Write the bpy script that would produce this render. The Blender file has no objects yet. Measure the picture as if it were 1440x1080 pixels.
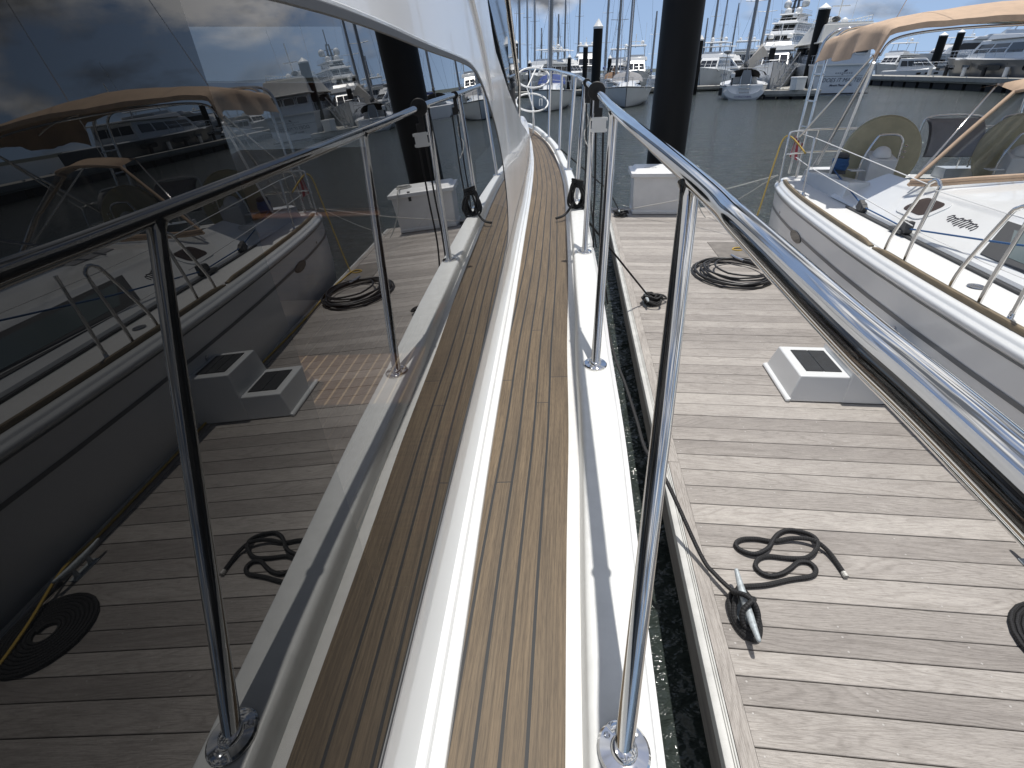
import bpy, bmesh, math, random
from mathutils import Vector, Matrix
random.seed(7)
RAD = math.radians
S = bpy.context.scene
COL = S.collection

# ------------------------------------------------------------------ camera
CAMZ = 2.55                                   # water is z = 0, dock top 0.45
FPX, PITCH, ROLL, PSI = 726.9, 0.540456, 0.0269578, -0.119644
_cp, _sp = math.cos(PITCH), math.sin(PITCH)
_c, _s = math.cos(ROLL), math.sin(ROLL)
_right, _down, FW = Vector((1, 0, 0)), Vector((0, -_sp, -_cp)), Vector((0, _cp, -_sp))
RX = _c * _right + _s * _down
DN = -_s * _right + _c * _down
cam_d = bpy.data.cameras.new('camera')
cam = bpy.data.objects.new('camera', cam_d)
COL.objects.link(cam)
M = Matrix((RX, -DN, -FW)).transposed().to_4x4()
M.translation = Vector((0, 0, CAMZ))
cam.matrix_world = M
cam_d.sensor_width = 36
cam_d.lens = 36 * FPX / 1440
cam_d.clip_start = 0.02
cam_d.clip_end = 4000
S.camera = cam

# ------------------------------------------------------------------ light
SUN_EL, SUN_AZ = RAD(76), RAD(39)
sd = Vector((math.sin(SUN_AZ) * math.cos(SUN_EL), math.cos(SUN_AZ) * math.cos(SUN_EL), math.sin(SUN_EL)))
sun_d = bpy.data.lights.new('sun', 'SUN')
sun_d.energy = 3.4
sun_d.angle = RAD(0.55)
sun_d.color = (1.0, 0.96, 0.895)
sun = bpy.data.objects.new('sun', sun_d)
sun.rotation_euler = (-sd).to_track_quat('-Z', 'Y').to_euler()
sun.location = (0, 0, 60)
COL.objects.link(sun)

W = bpy.data.worlds.new('World')
S.world = W
W.use_nodes = True
nt = W.node_tree
nt.nodes.clear()
N, L = nt.nodes.new, nt.links.new
sky = N('ShaderNodeTexSky')
sky.sky_type = 'NISHITA'
sky.sun_disc = False
sky.sun_elevation = SUN_EL
sky.sun_rotation = SUN_AZ
sky.air_density = 1.0
sky.dust_density = 0.3
sky.ozone_density = 1.6
tc = N('ShaderNodeTexCoord')
sep = N('ShaderNodeSeparateXYZ')
L(tc.outputs['Generated'], sep.inputs[0])


def wmath(op, a, b=None, c=None):
    n = N('ShaderNodeMath')
    n.operation = op
    for i, v in enumerate((a, b, c)):
        if v is None:
            continue
        if isinstance(v, (int, float)):
            n.inputs[i].default_value = v
        else:
            L(v, n.inputs[i])
    return n.outputs[0]


lift = N('ShaderNodeCombineXYZ')
L(sep.outputs[0], lift.inputs[0]); L(sep.outputs[1], lift.inputs[1])
L(wmath('ADD', wmath('MULTIPLY', sep.outputs[2], 0.85), 0.24), lift.inputs[2])
nrmv = N('ShaderNodeVectorMath')
nrmv.operation = 'NORMALIZE'
L(lift.outputs[0], nrmv.inputs[0])
L(nrmv.outputs[0], sky.inputs[0])
comb = N('ShaderNodeCombineXYZ')
SEED = 19.1
L(wmath('ADD', sep.outputs[0], SEED), comb.inputs[0]); L(sep.outputs[1], comb.inputs[1])
L(wmath('MULTIPLY', sep.outputs[2], 2.1), comb.inputs[2])
nz = N('ShaderNodeTexNoise')
nz.inputs['Scale'].default_value = 3.4
nz.inputs['Detail'].default_value = 9
nz.inputs['Roughness'].default_value = 0.56
nz.inputs['Distortion'].default_value = 0.25
L(comb.outputs[0], nz.inputs['Vector'])
mask = N('ShaderNodeValToRGB')
mask.color_ramp.elements[0].position = 0.525
mask.color_ramp.elements[1].position = 0.64
# more cloud to starboard (+x), less straight ahead
bias = wmath('ADD', wmath('MULTIPLY', wmath('SUBTRACT', sep.outputs[0], 0.70), 0.16), wmath('MINIMUM', wmath('MULTIPLY', wmath('MAXIMUM', wmath('SUBTRACT', sep.outputs[2], 0.085), 0.0), 1.6), 0.155))
# one cumulus standing low ahead, just right of the bow
gx = wmath('POWER', wmath('DIVIDE', wmath('SUBTRACT', sep.outputs[0], 0.062), 0.075), 2)
gz = wmath('POWER', wmath('DIVIDE', wmath('SUBTRACT', sep.outputs[2], 0.105), 0.035), 2)
gg = wmath('MULTIPLY', wmath('EXPONENT', wmath('MULTIPLY', wmath('ADD', gx, gz), -1)), wmath('MULTIPLY', wmath('GREATER_THAN', sep.outputs[1], 0), 0.20))
bias = wmath('ADD', bias, gg)
L(wmath('ADD', nz.outputs[0], bias), mask.inputs[0])
nz2 = N('ShaderNodeTexNoise')
nz2.inputs['Scale'].default_value = 5.0
nz2.inputs['Detail'].default_value = 9
L(comb.outputs[0], nz2.inputs['Vector'])
crmp = N('ShaderNodeValToRGB')
crmp.color_ramp.elements[0].position = 0.44
crmp.color_ramp.elements[0].color = (1.05, 1.15, 1.35, 1)
crmp.color_ramp.elements[1].position = 0.60
crmp.color_ramp.elements[1].color = (8.2, 8.2, 8.3, 1)
L(nz2.outputs[0], crmp.inputs[0])
mix = N('ShaderNodeMix')
mix.data_type = 'RGBA'
L(mask.outputs[0], mix.inputs[0])
hs_ = N('ShaderNodeHueSaturation')
hs_.inputs['Saturation'].default_value = 0.88
hs_.inputs['Value'].default_value = 0.88
L(sky.outputs[0], hs_.inputs['Color'])
L(hs_.outputs[0], mix.inputs[6])
L(crmp.outputs[0], mix.inputs[7])
bg = N('ShaderNodeBackground')
bg.inputs['Strength'].default_value = 0.12
wo = N('ShaderNodeOutputWorld')
L(mix.outputs[2], bg.inputs[0])
L(bg.outputs[0], wo.inputs[0])
S.view_settings.view_transform = 'Standard'
S.view_settings.look = 'None'
S.view_settings.exposure = 0.32
S.view_settings.gamma = 1
S.render.engine = 'CYCLES'
S.cycles.max_bounces = 8
S.cycles.glossy_bounces = 6
S.cycles.transparent_max_bounces = 8
S.cycles.caustics_reflective = False
S.cycles.caustics_refractive = False
S.cycles.use_denoising = True

# ------------------------------------------------------------------ helpers
DOCKM = Matrix.Rotation(PSI, 4, 'Z')           # dock frame (u across, v along) -> world


def D(u, v, z):
    return DOCKM @ Vector((u, v, z))


def at(px, py, Y):
    """world point seen at photograph pixel (px, py) standing Y metres ahead"""
    d = (px - 720) / FPX * RX + (py - 540) / FPX * DN + FW
    p = d * (Y / d.y)
    return Vector((p.x, p.y, p.z + CAMZ))


class MB:
    def __init__(s):
        s.v, s.f, s.uv, s.mi, s.tone = [], [], [], [], []
        s.m = 0

    def add(s, vs, fs, uvs=None, tone=0.5):
        o = len(s.v)
        s.v += [Vector(p) for p in vs]
        for k, f in enumerate(fs):
            s.f.append([i + o for i in f])
            s.uv.append(uvs[k] if uvs else None)
            s.mi.append(s.m)
            s.tone.append(tone)
        return s

    def box(s, c, d, mat=None, taper=1.0, tone=0.5):
        x, y, z = d[0] / 2, d[1] / 2, d[2] / 2
        t = taper
        p = [(-x, -y, -z), (x, -y, -z), (x, y, -z), (-x, y, -z), (-x * t, -y * t, z), (x * t, -y * t, z), (x * t, y * t, z), (-x * t, y * t, z)]
        p = [Vector(q) for q in p]
        if mat is not None:
            p = [mat @ q for q in p]
        p = [q + Vector(c) for q in p]
        return s.add(p, [(0, 3, 2, 1), (4, 5, 6, 7), (0, 1, 5, 4), (1, 2, 6, 5), (2, 3, 7, 6), (3, 0, 4, 7)], tone=tone)

    def hexa(s, p):
        return s.add(p, [(0, 3, 2, 1), (4, 5, 6, 7), (0, 1, 5, 4), (1, 2, 6, 5), (2, 3, 7, 6), (3, 0, 4, 7)])

    def tube(s, pts, r, n=8, closed=False, r1=None):
        pts = [Vector(p) for p in pts]
        k = len(pts)
        rings = []
        up = None
        acc = 0.0
        lens = [0.0]
        for i in range(1, k):
            acc += (pts[i] - pts[i - 1]).length
            lens.append(acc)
        for i in range(k):
            if closed:
                t = pts[(i + 1) % k] - pts[i - 1]
            else:
                t = pts[min(i + 1, k - 1)] - pts[max(i - 1, 0)]
            if t.length < 1e-9:
                t = Vector((0, 0, 1))
            t.normalize()
            if up is None:
                up = t.orthogonal().normalized()
            up = (up - t * up.dot(t))
            if up.length < 1e-6:
                up = t.orthogonal()
            up.normalize()
            b = t.cross(up)
            rr = r if r1 is None else r + (r1 - r) * (lens[i] / max(acc, 1e-9))
            rings.append([pts[i] + (up * math.cos(2 * math.pi * j / n) + b * math.sin(2 * math.pi * j / n)) * rr for j in range(n)])
        vs = [p for g in rings for p in g]
        fs, uvs = [], []
        circ = 2 * math.pi * r
        for i in range(k if closed else k - 1):
            a, b2 = i * n, ((i + 1) % k) * n
            l0 = lens[i]
            l1 = lens[i + 1] if i + 1 < k else acc + (pts[0] - pts[-1]).length
            for j in range(n):
                jj = (j + 1) % n
                fs.append((a + j, a + jj, b2 + jj, b2 + j))
                u0, u1 = circ * j / n, circ * (j + 1) / n
                uvs.append([(l0, u0), (l0, u1), (l1, u1), (l1, u0)])
        if not closed:
            fs.append(tuple(range(n - 1, -1, -1))); uvs.append(None)
            fs.append(tuple(range((k - 1) * n, k * n))); uvs.append(None)
        return s.add(vs, fs, uvs)

    def lathe(s, c, prof, n=16, axis=None, squash=(1, 1)):
        m = Matrix.Identity(3) if axis is None else Vector((0, 0, 1)).rotation_difference(Vector(axis)).to_matrix()
        vs, fs = [], []
        for r, z in prof:
            for j in range(n):
                a = 2 * math.pi * j / n
                vs.append(m @ Vector((r * math.cos(a) * squash[0], r * math.sin(a) * squash[1], z)) + Vector(c))
        for i in range(len(prof) - 1):
            for j in range(n):
                jj = (j + 1) % n
                fs.append((i * n + j, i * n + jj, (i + 1) * n + jj, (i + 1) * n + j))
        if prof[0][0] > 1e-5:
            fs.append(tuple(range(n - 1, -1, -1)))
        if prof[-1][0] > 1e-5:
            o = (len(prof) - 1) * n
            fs.append(tuple(range(o, o + n)))
        return s.add(vs, fs)

    def ball(s, c, r, n=14, sz=1.0, lo=-1.0):
        k = n // 2
        prof = []
        a0 = math.asin(max(-1, lo))
        for i in range(k + 1):
            a = a0 + (math.pi / 2 - a0) * i / k
            prof.append((max(r * math.cos(a), 1e-6), r * math.sin(a) * sz))
        return s.lathe(c, prof, n)

    def torus(s, c, axis, R, r, n=32, m=8):
        m3 = Vector((0, 0, 1)).rotation_difference(Vector(axis)).to_matrix()
        return s.tube([m3 @ Vector((R * math.cos(2 * math.pi * i / n), R * math.sin(2 * math.pi * i / n), 0)) + Vector(c) for i in range(n)], r, m, closed=True)

    def grid(s, rows, uvrows=None, flip=False, tone=0.5, closed=False):
        nr, nc = len(rows), len(rows[0])
        vs = [p for r in rows for p in r]
        fs, uvs = [], []
        for i in range(nr - 1):
            for j in range(nc if closed else nc - 1):
                jj = (j + 1) % nc
                q = [(i, j), (i, jj), (i + 1, jj), (i + 1, j)]
                if flip:
                    q.reverse()
                fs.append([a * nc + b for a, b in q])
                uvs.append([uvrows[a][b] for a, b in q] if uvrows else None)
        return s.add(vs, fs, uvs, tone)

    def poly(s, pts, thick):
        """planar outline given thickness vector"""
        n = len(pts)
        t = Vector(thick)
        vs = [Vector(p) for p in pts] + [Vector(p) + t for p in pts]
        fs = [tuple(range(n - 1, -1, -1)), tuple(range(n, 2 * n))]
        fs += [(i, (i + 1) % n, n + (i + 1) % n, n + i) for i in range(n)]
        return s.add(vs, fs)

    def build(s, name, mat, parent=None, xf=None, smooth=35, bevel=0, local=False, segs=2):
        me = bpy.data.meshes.new(name)
        vs = s.v
        if xf is not None:
            vs = [xf @ p for p in vs]
        if parent is not None and not local:
            top = parent
            while top.parent:
                top = top.parent
            inv = (Matrix.Translation(top.location) @ Matrix.Rotation(top.rotation_euler.z, 4, 'Z')).inverted()
            vs = [inv @ p for p in vs]
        me.from_pydata([tuple(p) for p in vs], [], s.f)
        ul = me.uv_layers.new(name='UVMap')
        for p in me.polygons:
            u = s.uv[p.index]
            if u:
                for k, li in enumerate(p.loop_indices):
                    ul.data[li].uv = u[k]
        if any(abs(t - 0.5) > 1e-6 for t in s.tone):
            at_ = me.attributes.new('tone', 'FLOAT', 'FACE')
            for i, t in enumerate(s.tone):
                at_.data[i].value = t
        mats = mat if isinstance(mat, (list, tuple)) else [mat]
        for m in mats:
            me.materials.append(m)
        for p in me.polygons:
            p.material_index = min(s.mi[p.index], len(mats) - 1)
        if smooth:
            me.shade_smooth()
            try:
                me.set_sharp_from_angle(angle=RAD(smooth))
            except Exception:
                pass
        me.update()
        o = bpy.data.objects.new(name, me)
        COL.objects.link(o)
        if parent is not None:
            o.parent = parent
        if bevel:
            b = o.modifiers.new('bevel', 'BEVEL')
            b.width = bevel
            b.segments = segs
            b.limit_method = 'ANGLE'
            b.angle_limit = RAD(40)
        return o


def tag(o, label, cat, group=None, kind=None):
    if label: o['label'] = label
    if cat: o['category'] = cat
    if group: o['group'] = group
    if kind: o['kind'] = kind
    return o


def root(name, label, cat, loc=(0, 0, 0), rz=0, group=None):
    o = bpy.data.objects.new(name, None)
    o.empty_display_size = 0.2
    COL.objects.link(o)
    o.location = loc
    o.rotation_euler = (0, 0, rz)
    return tag(o, label, cat, group)


def copy_tree(o, parent=None):
    c = o.copy()
    COL.objects.link(c)
    if parent is not None:
        c.parent = parent
    for ch in list(o.children):
        copy_tree(ch, c)
    return c


def spline(pts, n=8, closed=False):
    pts = [Vector(p) for p in pts]
    out = []
    k = len(pts)
    for i in range(k if closed else k - 1):
        if closed:
            p0, p1, p2, p3 = pts[i - 1], pts[i], pts[(i + 1) % k], pts[(i + 2) % k]
        else:
            p0, p1, p2, p3 = pts[max(i - 1, 0)], pts[i], pts[i + 1], pts[min(i + 2, k - 1)]
        for j in range(n):
            t = j / n
            out.append(0.5 * ((2 * p1) + (p2 - p0) * t + (2 * p0 - 5 * p1 + 4 * p2 - p3) * t * t + (3 * p1 - p0 - 3 * p2 + p3) * t ** 3))
    if not closed:
        out.append(pts[-1])
    return out


def interp(tab, x):
    if x <= tab[0][0]:
        (a, b), (c, d) = tab[0], tab[1]
        return b + (d - b) * (x - a) / (c - a)
    for (a, b), (c, d) in zip(tab, tab[1:]):
        if x <= c:
            return b + (d - b) * (x - a) / (c - a)
    (a, b), (c, d) = tab[-2], tab[-1]
    return b + (d - b) * (x - a) / (c - a)


def smooth_interp(tab):
    """Catmull-Rom through table (x, y)"""
    pts = spline([Vector((a, b, 0)) for a, b in tab], 10)
    t2 = [(p.x, p.y) for p in pts]
    return lambda x: interp(t2, x)


def text_mb(mb, body, size, M4, shear=0.0, bold=0.0, spacing=1.0, fit=None):
    cu = bpy.data.curves.new('lettering', 'FONT')
    cu.body = body
    cu.size = size
    cu.shear = shear
    cu.offset = bold
    cu.space_character = spacing
    cu.align_x = 'CENTER'
    cu.align_y = 'CENTER'
    cu.resolution_u = 3
    o = bpy.data.objects.new('lettering', cu)
    COL.objects.link(o)
    dg = bpy.context.evaluated_depsgraph_get()
    dg.update()
    me = o.evaluated_get(dg).to_mesh()
    vs = [v.co.copy() for v in me.vertices]
    fs = [tuple(p.vertices) for p in me.polygons]
    if fit and vs:
        w = max(v.x for v in vs) - min(v.x for v in vs)
        k = fit / max(w, 1e-6)
        vs = [Vector((v.x * k, v.y, v.z)) for v in vs]
    o.evaluated_get(dg).to_mesh_clear()
    bpy.data.objects.remove(o)
    bpy.data.curves.remove(cu)
    mb.add([M4 @ v for v in vs], fs)
    return mb


def frame(o, x, y):
    """matrix with given origin, x and y axes"""
    x = Vector(x).normalized()
    y = (Vector(y) - x * Vector(y).dot(x)).normalized()
    z = x.cross(y)
    m = Matrix((x, y, z)).transposed().to_4x4()
    m.translation = Vector(o)
    return m


# ------------------------------------------------------------------ materials
def mat(name, base=(.5, .5, .5), rough=.5, metal=0.0, ior=1.5, coat=0.0, coat_rough=.03, trans=0.0, alpha=1.0, vary=None, bump=None, spec=None):
    m = bpy.data.materials.new(name)
    m.use_nodes = True
    t = m.node_tree
    b = t.nodes['Principled BSDF']
    b.inputs['Base Color'].default_value = (*base, 1)
    b.inputs['Roughness'].default_value = rough
    b.inputs['Metallic'].default_value = metal
    b.inputs['IOR'].default_value = ior
    b.inputs['Coat Weight'].default_value = coat
    b.inputs['Coat Roughness'].default_value = coat_rough
    b.inputs['Transmission Weight'].default_value = trans
    b.inputs['Alpha'].default_value = alpha
    if spec is not None:
        b.inputs['Specular IOR Level'].default_value = spec
    co = t.nodes.new('ShaderNodeTexCoord')
    if vary:                                       # (scale, amount) colour mottling; optional stretch
        sc, am = vary[0], vary[1]
        mp = t.nodes.new('ShaderNodeMapping')
        if len(vary) > 2:
            mp.inputs['Scale'].default_value = vary[2]
        t.links.new(co.outputs['Object'], mp.inputs[0])
        n = t.nodes.new('ShaderNodeTexNoise')
        n.inputs['Scale'].default_value = sc
        n.inputs['Detail'].default_value = 7
        n.inputs['Roughness'].default_value = .6
        t.links.new(mp.outputs[0], n.inputs['Vector'])
        r = t.nodes.new('ShaderNodeValToRGB')
        r.color_ramp.elements[0].position = .3
        r.color_ramp.elements[1].position = .7
        r.color_ramp.elements[0].color = (*[c * (1 - am) for c in base], 1)
        r.color_ramp.elements[1].color = (*[min(1, c * (1 + am)) for c in base], 1)
        t.links.new(n.outputs[0], r.inputs[0])
        t.links.new(r.outputs[0], b.inputs['Base Color'])
        rr = t.nodes.new('ShaderNodeMapRange')
        rr.inputs[3].default_value = max(0, rough * .8)
        rr.inputs[4].default_value = min(1, rough * 1.25)
        t.links.new(n.outputs[0], rr.inputs[0])
        t.links.new(rr.outputs[0], b.inputs['Roughness'])
    if bump:                                       # (scale, strength, distance)
        n2 = t.nodes.new('ShaderNodeTexNoise')
        n2.inputs['Scale'].default_value = bump[0]
        n2.inputs['Detail'].default_value = 4
        t.links.new(co.outputs['Object'], n2.inputs['Vector'])
        bp = t.nodes.new('ShaderNodeBump')
        bp.inputs['Strength'].default_value = bump[1]
        bp.inputs['Distance'].default_value = bump[2]
        t.links.new(n2.outputs[0], bp.inputs['Height'])
        t.links.new(bp.outputs[0], b.inputs['Normal'])
    return m


def nodes_of(m):
    t = m.node_tree
    return t, t.nodes['Principled BSDF']


class NG:
    """small node-graph writer"""
    def __init__(s, m):
        s.t = m.node_tree
        s.b = s.t.nodes['Principled BSDF']

    def n(s, typ, **kw):
        x = s.t.nodes.new(typ)
        for k, v in kw.items():
            setattr(x, k, v)
        return x

    def put(s, v, sock):
        if isinstance(v, (int, float)):
            sock.default_value = v
        elif isinstance(v, (tuple, list)):
            sock.default_value = v
        else:
            s.t.links.new(v, sock)

    def m(s, op, *a):
        x = s.n('ShaderNodeMath', operation=op)
        for i, v in enumerate(a):
            s.put(v, x.inputs[i])
        return x.outputs[0]

    def comb(s, x, y, z=0.0):
        c = s.n('ShaderNodeCombineXYZ')
        for i, v in enumerate((x, y, z)):
            s.put(v, c.inputs[i])
        return c.outputs[0]

    def noise(s, vec, scale, detail=5, rough=.55, dist=0.0):
        x = s.n('ShaderNodeTexNoise')
        s.t.links.new(vec, x.inputs['Vector'])
        x.inputs['Scale'].default_value = scale
        x.inputs['Detail'].default_value = detail
        x.inputs['Roughness'].default_value = rough
        x.inputs['Distortion'].default_value = dist
        return x.outputs[0]

    def ramp(s, f, stops):
        r = s.n('ShaderNodeValToRGB')
        e = r.color_ramp.elements
        while len(e) < len(stops):
            e.new(0.5)
        for i, (p, c) in enumerate(stops):
            e[i].position = p
            e[i].color = (*c, 1) if len(c) == 3 else c
        s.put(f, r.inputs[0])
        return r.outputs[0]

    def mix(s, f, a, b, typ='MIX'):
        x = s.n('ShaderNodeMix', data_type='RGBA', blend_type=typ)
        s.put(f, x.inputs[0]); s.put(a, x.inputs[6]); s.put(b, x.inputs[7])
        return x.outputs[2]

    def bump(s, h, strength, dist):
        x = s.n('ShaderNodeBump')
        x.inputs['Strength'].default_value = strength
        x.inputs['Distance'].default_value = dist
        s.t.links.new(h, x.inputs['Height'])
        s.t.links.new(x.outputs[0], s.b.inputs['Normal'])

    def color(s, c):
        s.t.links.new(c, s.b.inputs['Base Color'])

    def rough(s, c):
        s.put(c, s.b.inputs['Roughness'])


GEL = mat('white_gelcoat', (.70, .71, .705), .22, coat=.5, vary=(3, .03))
GELGLOSS = mat('polished_white_gelcoat', (.82, .82, .82), .14, coat=.3, coat_rough=.004, vary=(1.5, .02))
NONSKID = mat('white_nonskid', (.68, .68, .665), .5, vary=(30, .05), bump=(420, .25, .002))
CAPW = mat('toe_rail_white', (.70, .71, .70), .32, vary=(22, .05), bump=(260, .12, .001))
STEEL = mat('stainless_steel', (.70, .69, .67), .045, 1.0, vary=(14, .06, (1, 1, .3)))
STEELD = mat('dull_stainless', (.55, .56, .58), .25, 1.0)
GALV = mat('galvanised', (.40, .44, .46), .5, .25, vary=(60, .3), bump=(120, .3, .002))
ALU = mat('mast_aluminium', (.26, .27, .28), .4, .4, vary=(6, .1))
BLACKR = mat('black_rubber', (.012, .012, .013), .55, bump=(90, .2, .002))
PILE = mat('black_pile_sleeve', (.006, .006, .006), .5, spec=.22, vary=(2.5, .35, (3, 3, .35)), bump=(6, .15, .01))
CAPPILE = mat('white_pile_cap', (.8, .8, .78), .4, vary=(4, .06))
DKGREY = mat('dark_grey_plastic', (.045, .047, .05), .5)
GREYP = mat('grey_plastic', (.28, .29, .30), .5)
WHITEP = mat('white_plastic', (.78, .78, .76), .35, vary=(5, .04))
BOXW = mat('dock_box_white', (.74, .74, .73), .38, vary=(4, .06), bump=(70, .06, .002))
INK = mat('black_ink', (.03, .03, .04), .6)
PURPLE = mat('purple_ink', (.09, .07, .2), .6)
TANC = mat('tan_canvas', (.50, .36, .25), .85, vary=(9, .12), bump=(700, .25, .001))
OLIVE = mat('olive_canvas', (.46, .42, .28), .85, vary=(6, .12), bump=(500, .2, .001))
GREYC = mat('grey_canvas', (.25, .25, .26), .85, vary=(6, .12))
BEIGEC = mat('beige_canvas', (.50, .46, .40), .85, vary=(2, .12))
BLUEC = mat('blue_canvas', (.022, .05, .19), .8, vary=(3, .2))
DARKC = mat('black_canvas', (.02, .02, .02), .8)
GLASSD = mat('dark_boat_glass', (.008, .01, .012), .03, ior=1.6)
HULLG = mat('pale_grey_hull', (.78, .78, .765), .3, coat=.25, vary=(1, .03))
HULLW = mat('far_white_hull', (.72, .73, .74), .3, vary=(.6, .05))
HULLGREY = mat('grey_hull', (.115, .12, .125), .28, vary=(.5, .08))
HULLD = mat('dark_boot_stripe', (.015, .017, .022), .4)
ROPEY = None


def rope_mat(name, a, b, scale=1.0):
    m = mat(name, a, .75)
    g = NG(m)
    uv = g.n('ShaderNodeUVMap').outputs[0]
    sp = g.n('ShaderNodeSeparateXYZ')
    g.t.links.new(uv, sp.inputs[0])
    x = g.m('ADD', g.m('MULTIPLY', sp.outputs[0], 260 * scale), g.m('MULTIPLY', sp.outputs[1], 130 * scale))
    y = g.m('SUBTRACT', g.m('MULTIPLY', sp.outputs[0], 260 * scale), g.m('MULTIPLY', sp.outputs[1], 130 * scale))
    w = g.m('MULTIPLY', g.m('SINE', x), g.m('SINE', y))
    f = g.m('ADD', g.m('MULTIPLY', w, .5), .5)
    g.color(g.ramp(f, [(.2, a), (.8, b)]))
    g.bump(f, .8, .003)
    return m


ROPEB = rope_mat('black_rope', (.004, .004, .0045), (.019, .019, .021))
ROPEW = rope_mat('white_rope', (.42, .41, .38), (.62, .61, .57))
ROPEY = rope_mat('yellow_rope', (.42, .27, .04), (.62, .43, .10))
ROPEBL = rope_mat('blue_rope', (.015, .06, .17), (.06, .17, .36))
HOSE = mat('black_hose', (.02, .02, .022), .42, bump=(50, .1, .001))

# teak side deck, uv = (metres from the outer edge, metres along)
TEAK = mat('teak_deck', (.25, .18, .11), .62)
g = NG(TEAK)
uv = g.n('ShaderNodeUVMap').outputs[0]
sp = g.n('ShaderNodeSeparateXYZ')
g.t.links.new(uv, sp.inputs[0])
U, V = sp.outputs[0], sp.outputs[1]
PW = .0500
k_ = g.m('DIVIDE', g.m('SUBTRACT', U, .0185), PW)
kf = g.m('MAXIMUM', g.m('FLOOR', k_), 0.0)
fr = g.m('FRACT', k_)
seam = g.m('MULTIPLY', g.m('LESS_THAN', fr, .15), g.m('GREATER_THAN', U, .05))
wn = g.n('ShaderNodeTexWhiteNoise', noise_dimensions='1D')
g.t.links.new(g.m('ADD', kf, 3.7), wn.inputs['W'])
rnd = wn.outputs['Value']
vj = g.m('ADD', g.m('DIVIDE', V, 2.3), g.m('MULTIPLY', rnd, 5.3))
butt = g.m('LESS_THAN', g.m('FRACT', vj), .0017)
wn2 = g.n('ShaderNodeTexWhiteNoise', noise_dimensions='2D')
g.t.links.new(g.comb(kf, g.m('FLOOR', vj)), wn2.inputs['Vector'])
line = g.m('MAXIMUM', seam, butt)
vec = g.comb(g.m('MULTIPLY', U, 170.0), g.m('ADD', g.m('MULTIPLY', V, 3.2), g.m('MULTIPLY', rnd, 40)))
grain = g.noise(vec, 1.0, 6, .65, .3)
vec2 = g.comb(g.m('MULTIPLY', U, 14.0), g.m('MULTIPLY', V, 1.1))
blot = g.noise(vec2, 1.0, 5, .6)
vec3 = g.comb(g.m('MULTIPLY', U, 420.0), g.m('MULTIPLY', V, 26))
fine = g.noise(vec3, 1.0, 3, .6)
base = g.ramp(grain, [(.28, (.056, .040, .024)), (.48, (.110, .080, .049)), (.72, (.176, .132, .083))])
base = g.mix(.55, base, g.ramp(blot, [(.3, (.62, .6, .6)), (.7, (1.25, 1.2, 1.12))]), 'MULTIPLY')
base = g.mix(.4, base, g.ramp(wn2.outputs['Value'], [(0, (.76, .76, .77)), (1, (1.16, 1.15, 1.11))]), 'MULTIPLY')
base = g.mix(.45, base, g.ramp(fine, [(.34, (.45, .43, .4)), (.55, (1.1, 1.1, 1.1))]), 'MULTIPLY')
g.color(g.mix(line, base, (.012, .013, .015, 1)))
hgt = g.m('SUBTRACT', g.m('MULTIPLY', g.m('ADD', grain, fine), .3), g.m('MULTIPLY', line, .6))
g.bump(hgt, .35, .002)

# weathered dock boards, uv = (metres along a board + random shift, metres across)
DOCKW = mat('weathered_dock_wood', (.3, .28, .26), .62, spec=.35)
g = NG(DOCKW)
uv = g.n('ShaderNodeUVMap').outputs[0]
sp = g.n('ShaderNodeSeparateXYZ')
g.t.links.new(uv, sp.inputs[0])
U, V = sp.outputs[0], sp.outputs[1]
tn = g.n('ShaderNodeAttribute', attribute_name='tone').outputs['Fac']
warp = g.noise(g.comb(g.m('MULTIPLY', U, .9), g.m('MULTIPLY', V, 6.5)), 1.0, 1.5, .45, .6)
rings = g.m('ADD', g.m('MULTIPLY', V, 90.0), g.m('MULTIPLY', warp, 115.0))
ring = g.m('ADD', g.m('MULTIPLY', g.m('SINE', rings), .5), .5)
grain = g.noise(g.comb(g.m('MULTIPLY', U, 9.0), g.m('MULTIPLY', V, 260.0)), 1.0, 6, .7, .2)
fleck = g.noise(g.comb(g.m('MULTIPLY', U, 30.0), g.m('MULTIPLY', V, 420.0)), 1.0, 3, .6)
blot = g.noise(g.comb(g.m('MULTIPLY', U, 3.0), g.m('MULTIPLY', V, 7.0)), 1.0, 5, .6)
base = g.ramp(grain, [(.25, (.21, .196, .183)), (.5, (.335, .315, .296)), (.78, (.455, .431, .407))])
base = g.mix(.4, base, g.ramp(ring, [(.0, (.66, .645, .63)), (.35, (1.03, 1.03, 1.03)), (1, (1.08, 1.08, 1.08))]), 'MULTIPLY')
base = g.mix(.5, base, g.ramp(blot, [(.28, (.68, .66, .65)), (.72, (1.2, 1.19, 1.17))]), 'MULTIPLY')
base = g.mix(.75, base, g.ramp(tn, [(0, (.66, .64, .63)), (.5, (1, .985, .97)), (1, (1.22, 1.21, 1.19))]), 'MULTIPLY')
base = g.mix(.5, base, g.ramp(fleck, [(.33, (.45, .43, .42)), (.5, (1.05, 1.05, 1.05))]), 'MULTIPLY')
g.color(base)
g.bump(g.m('ADD', grain, g.m('MULTIPLY', fleck, .6)), .5, .003)
SCREW = mat('screw_head', (.42, .40, .38), .6, .1)

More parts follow.
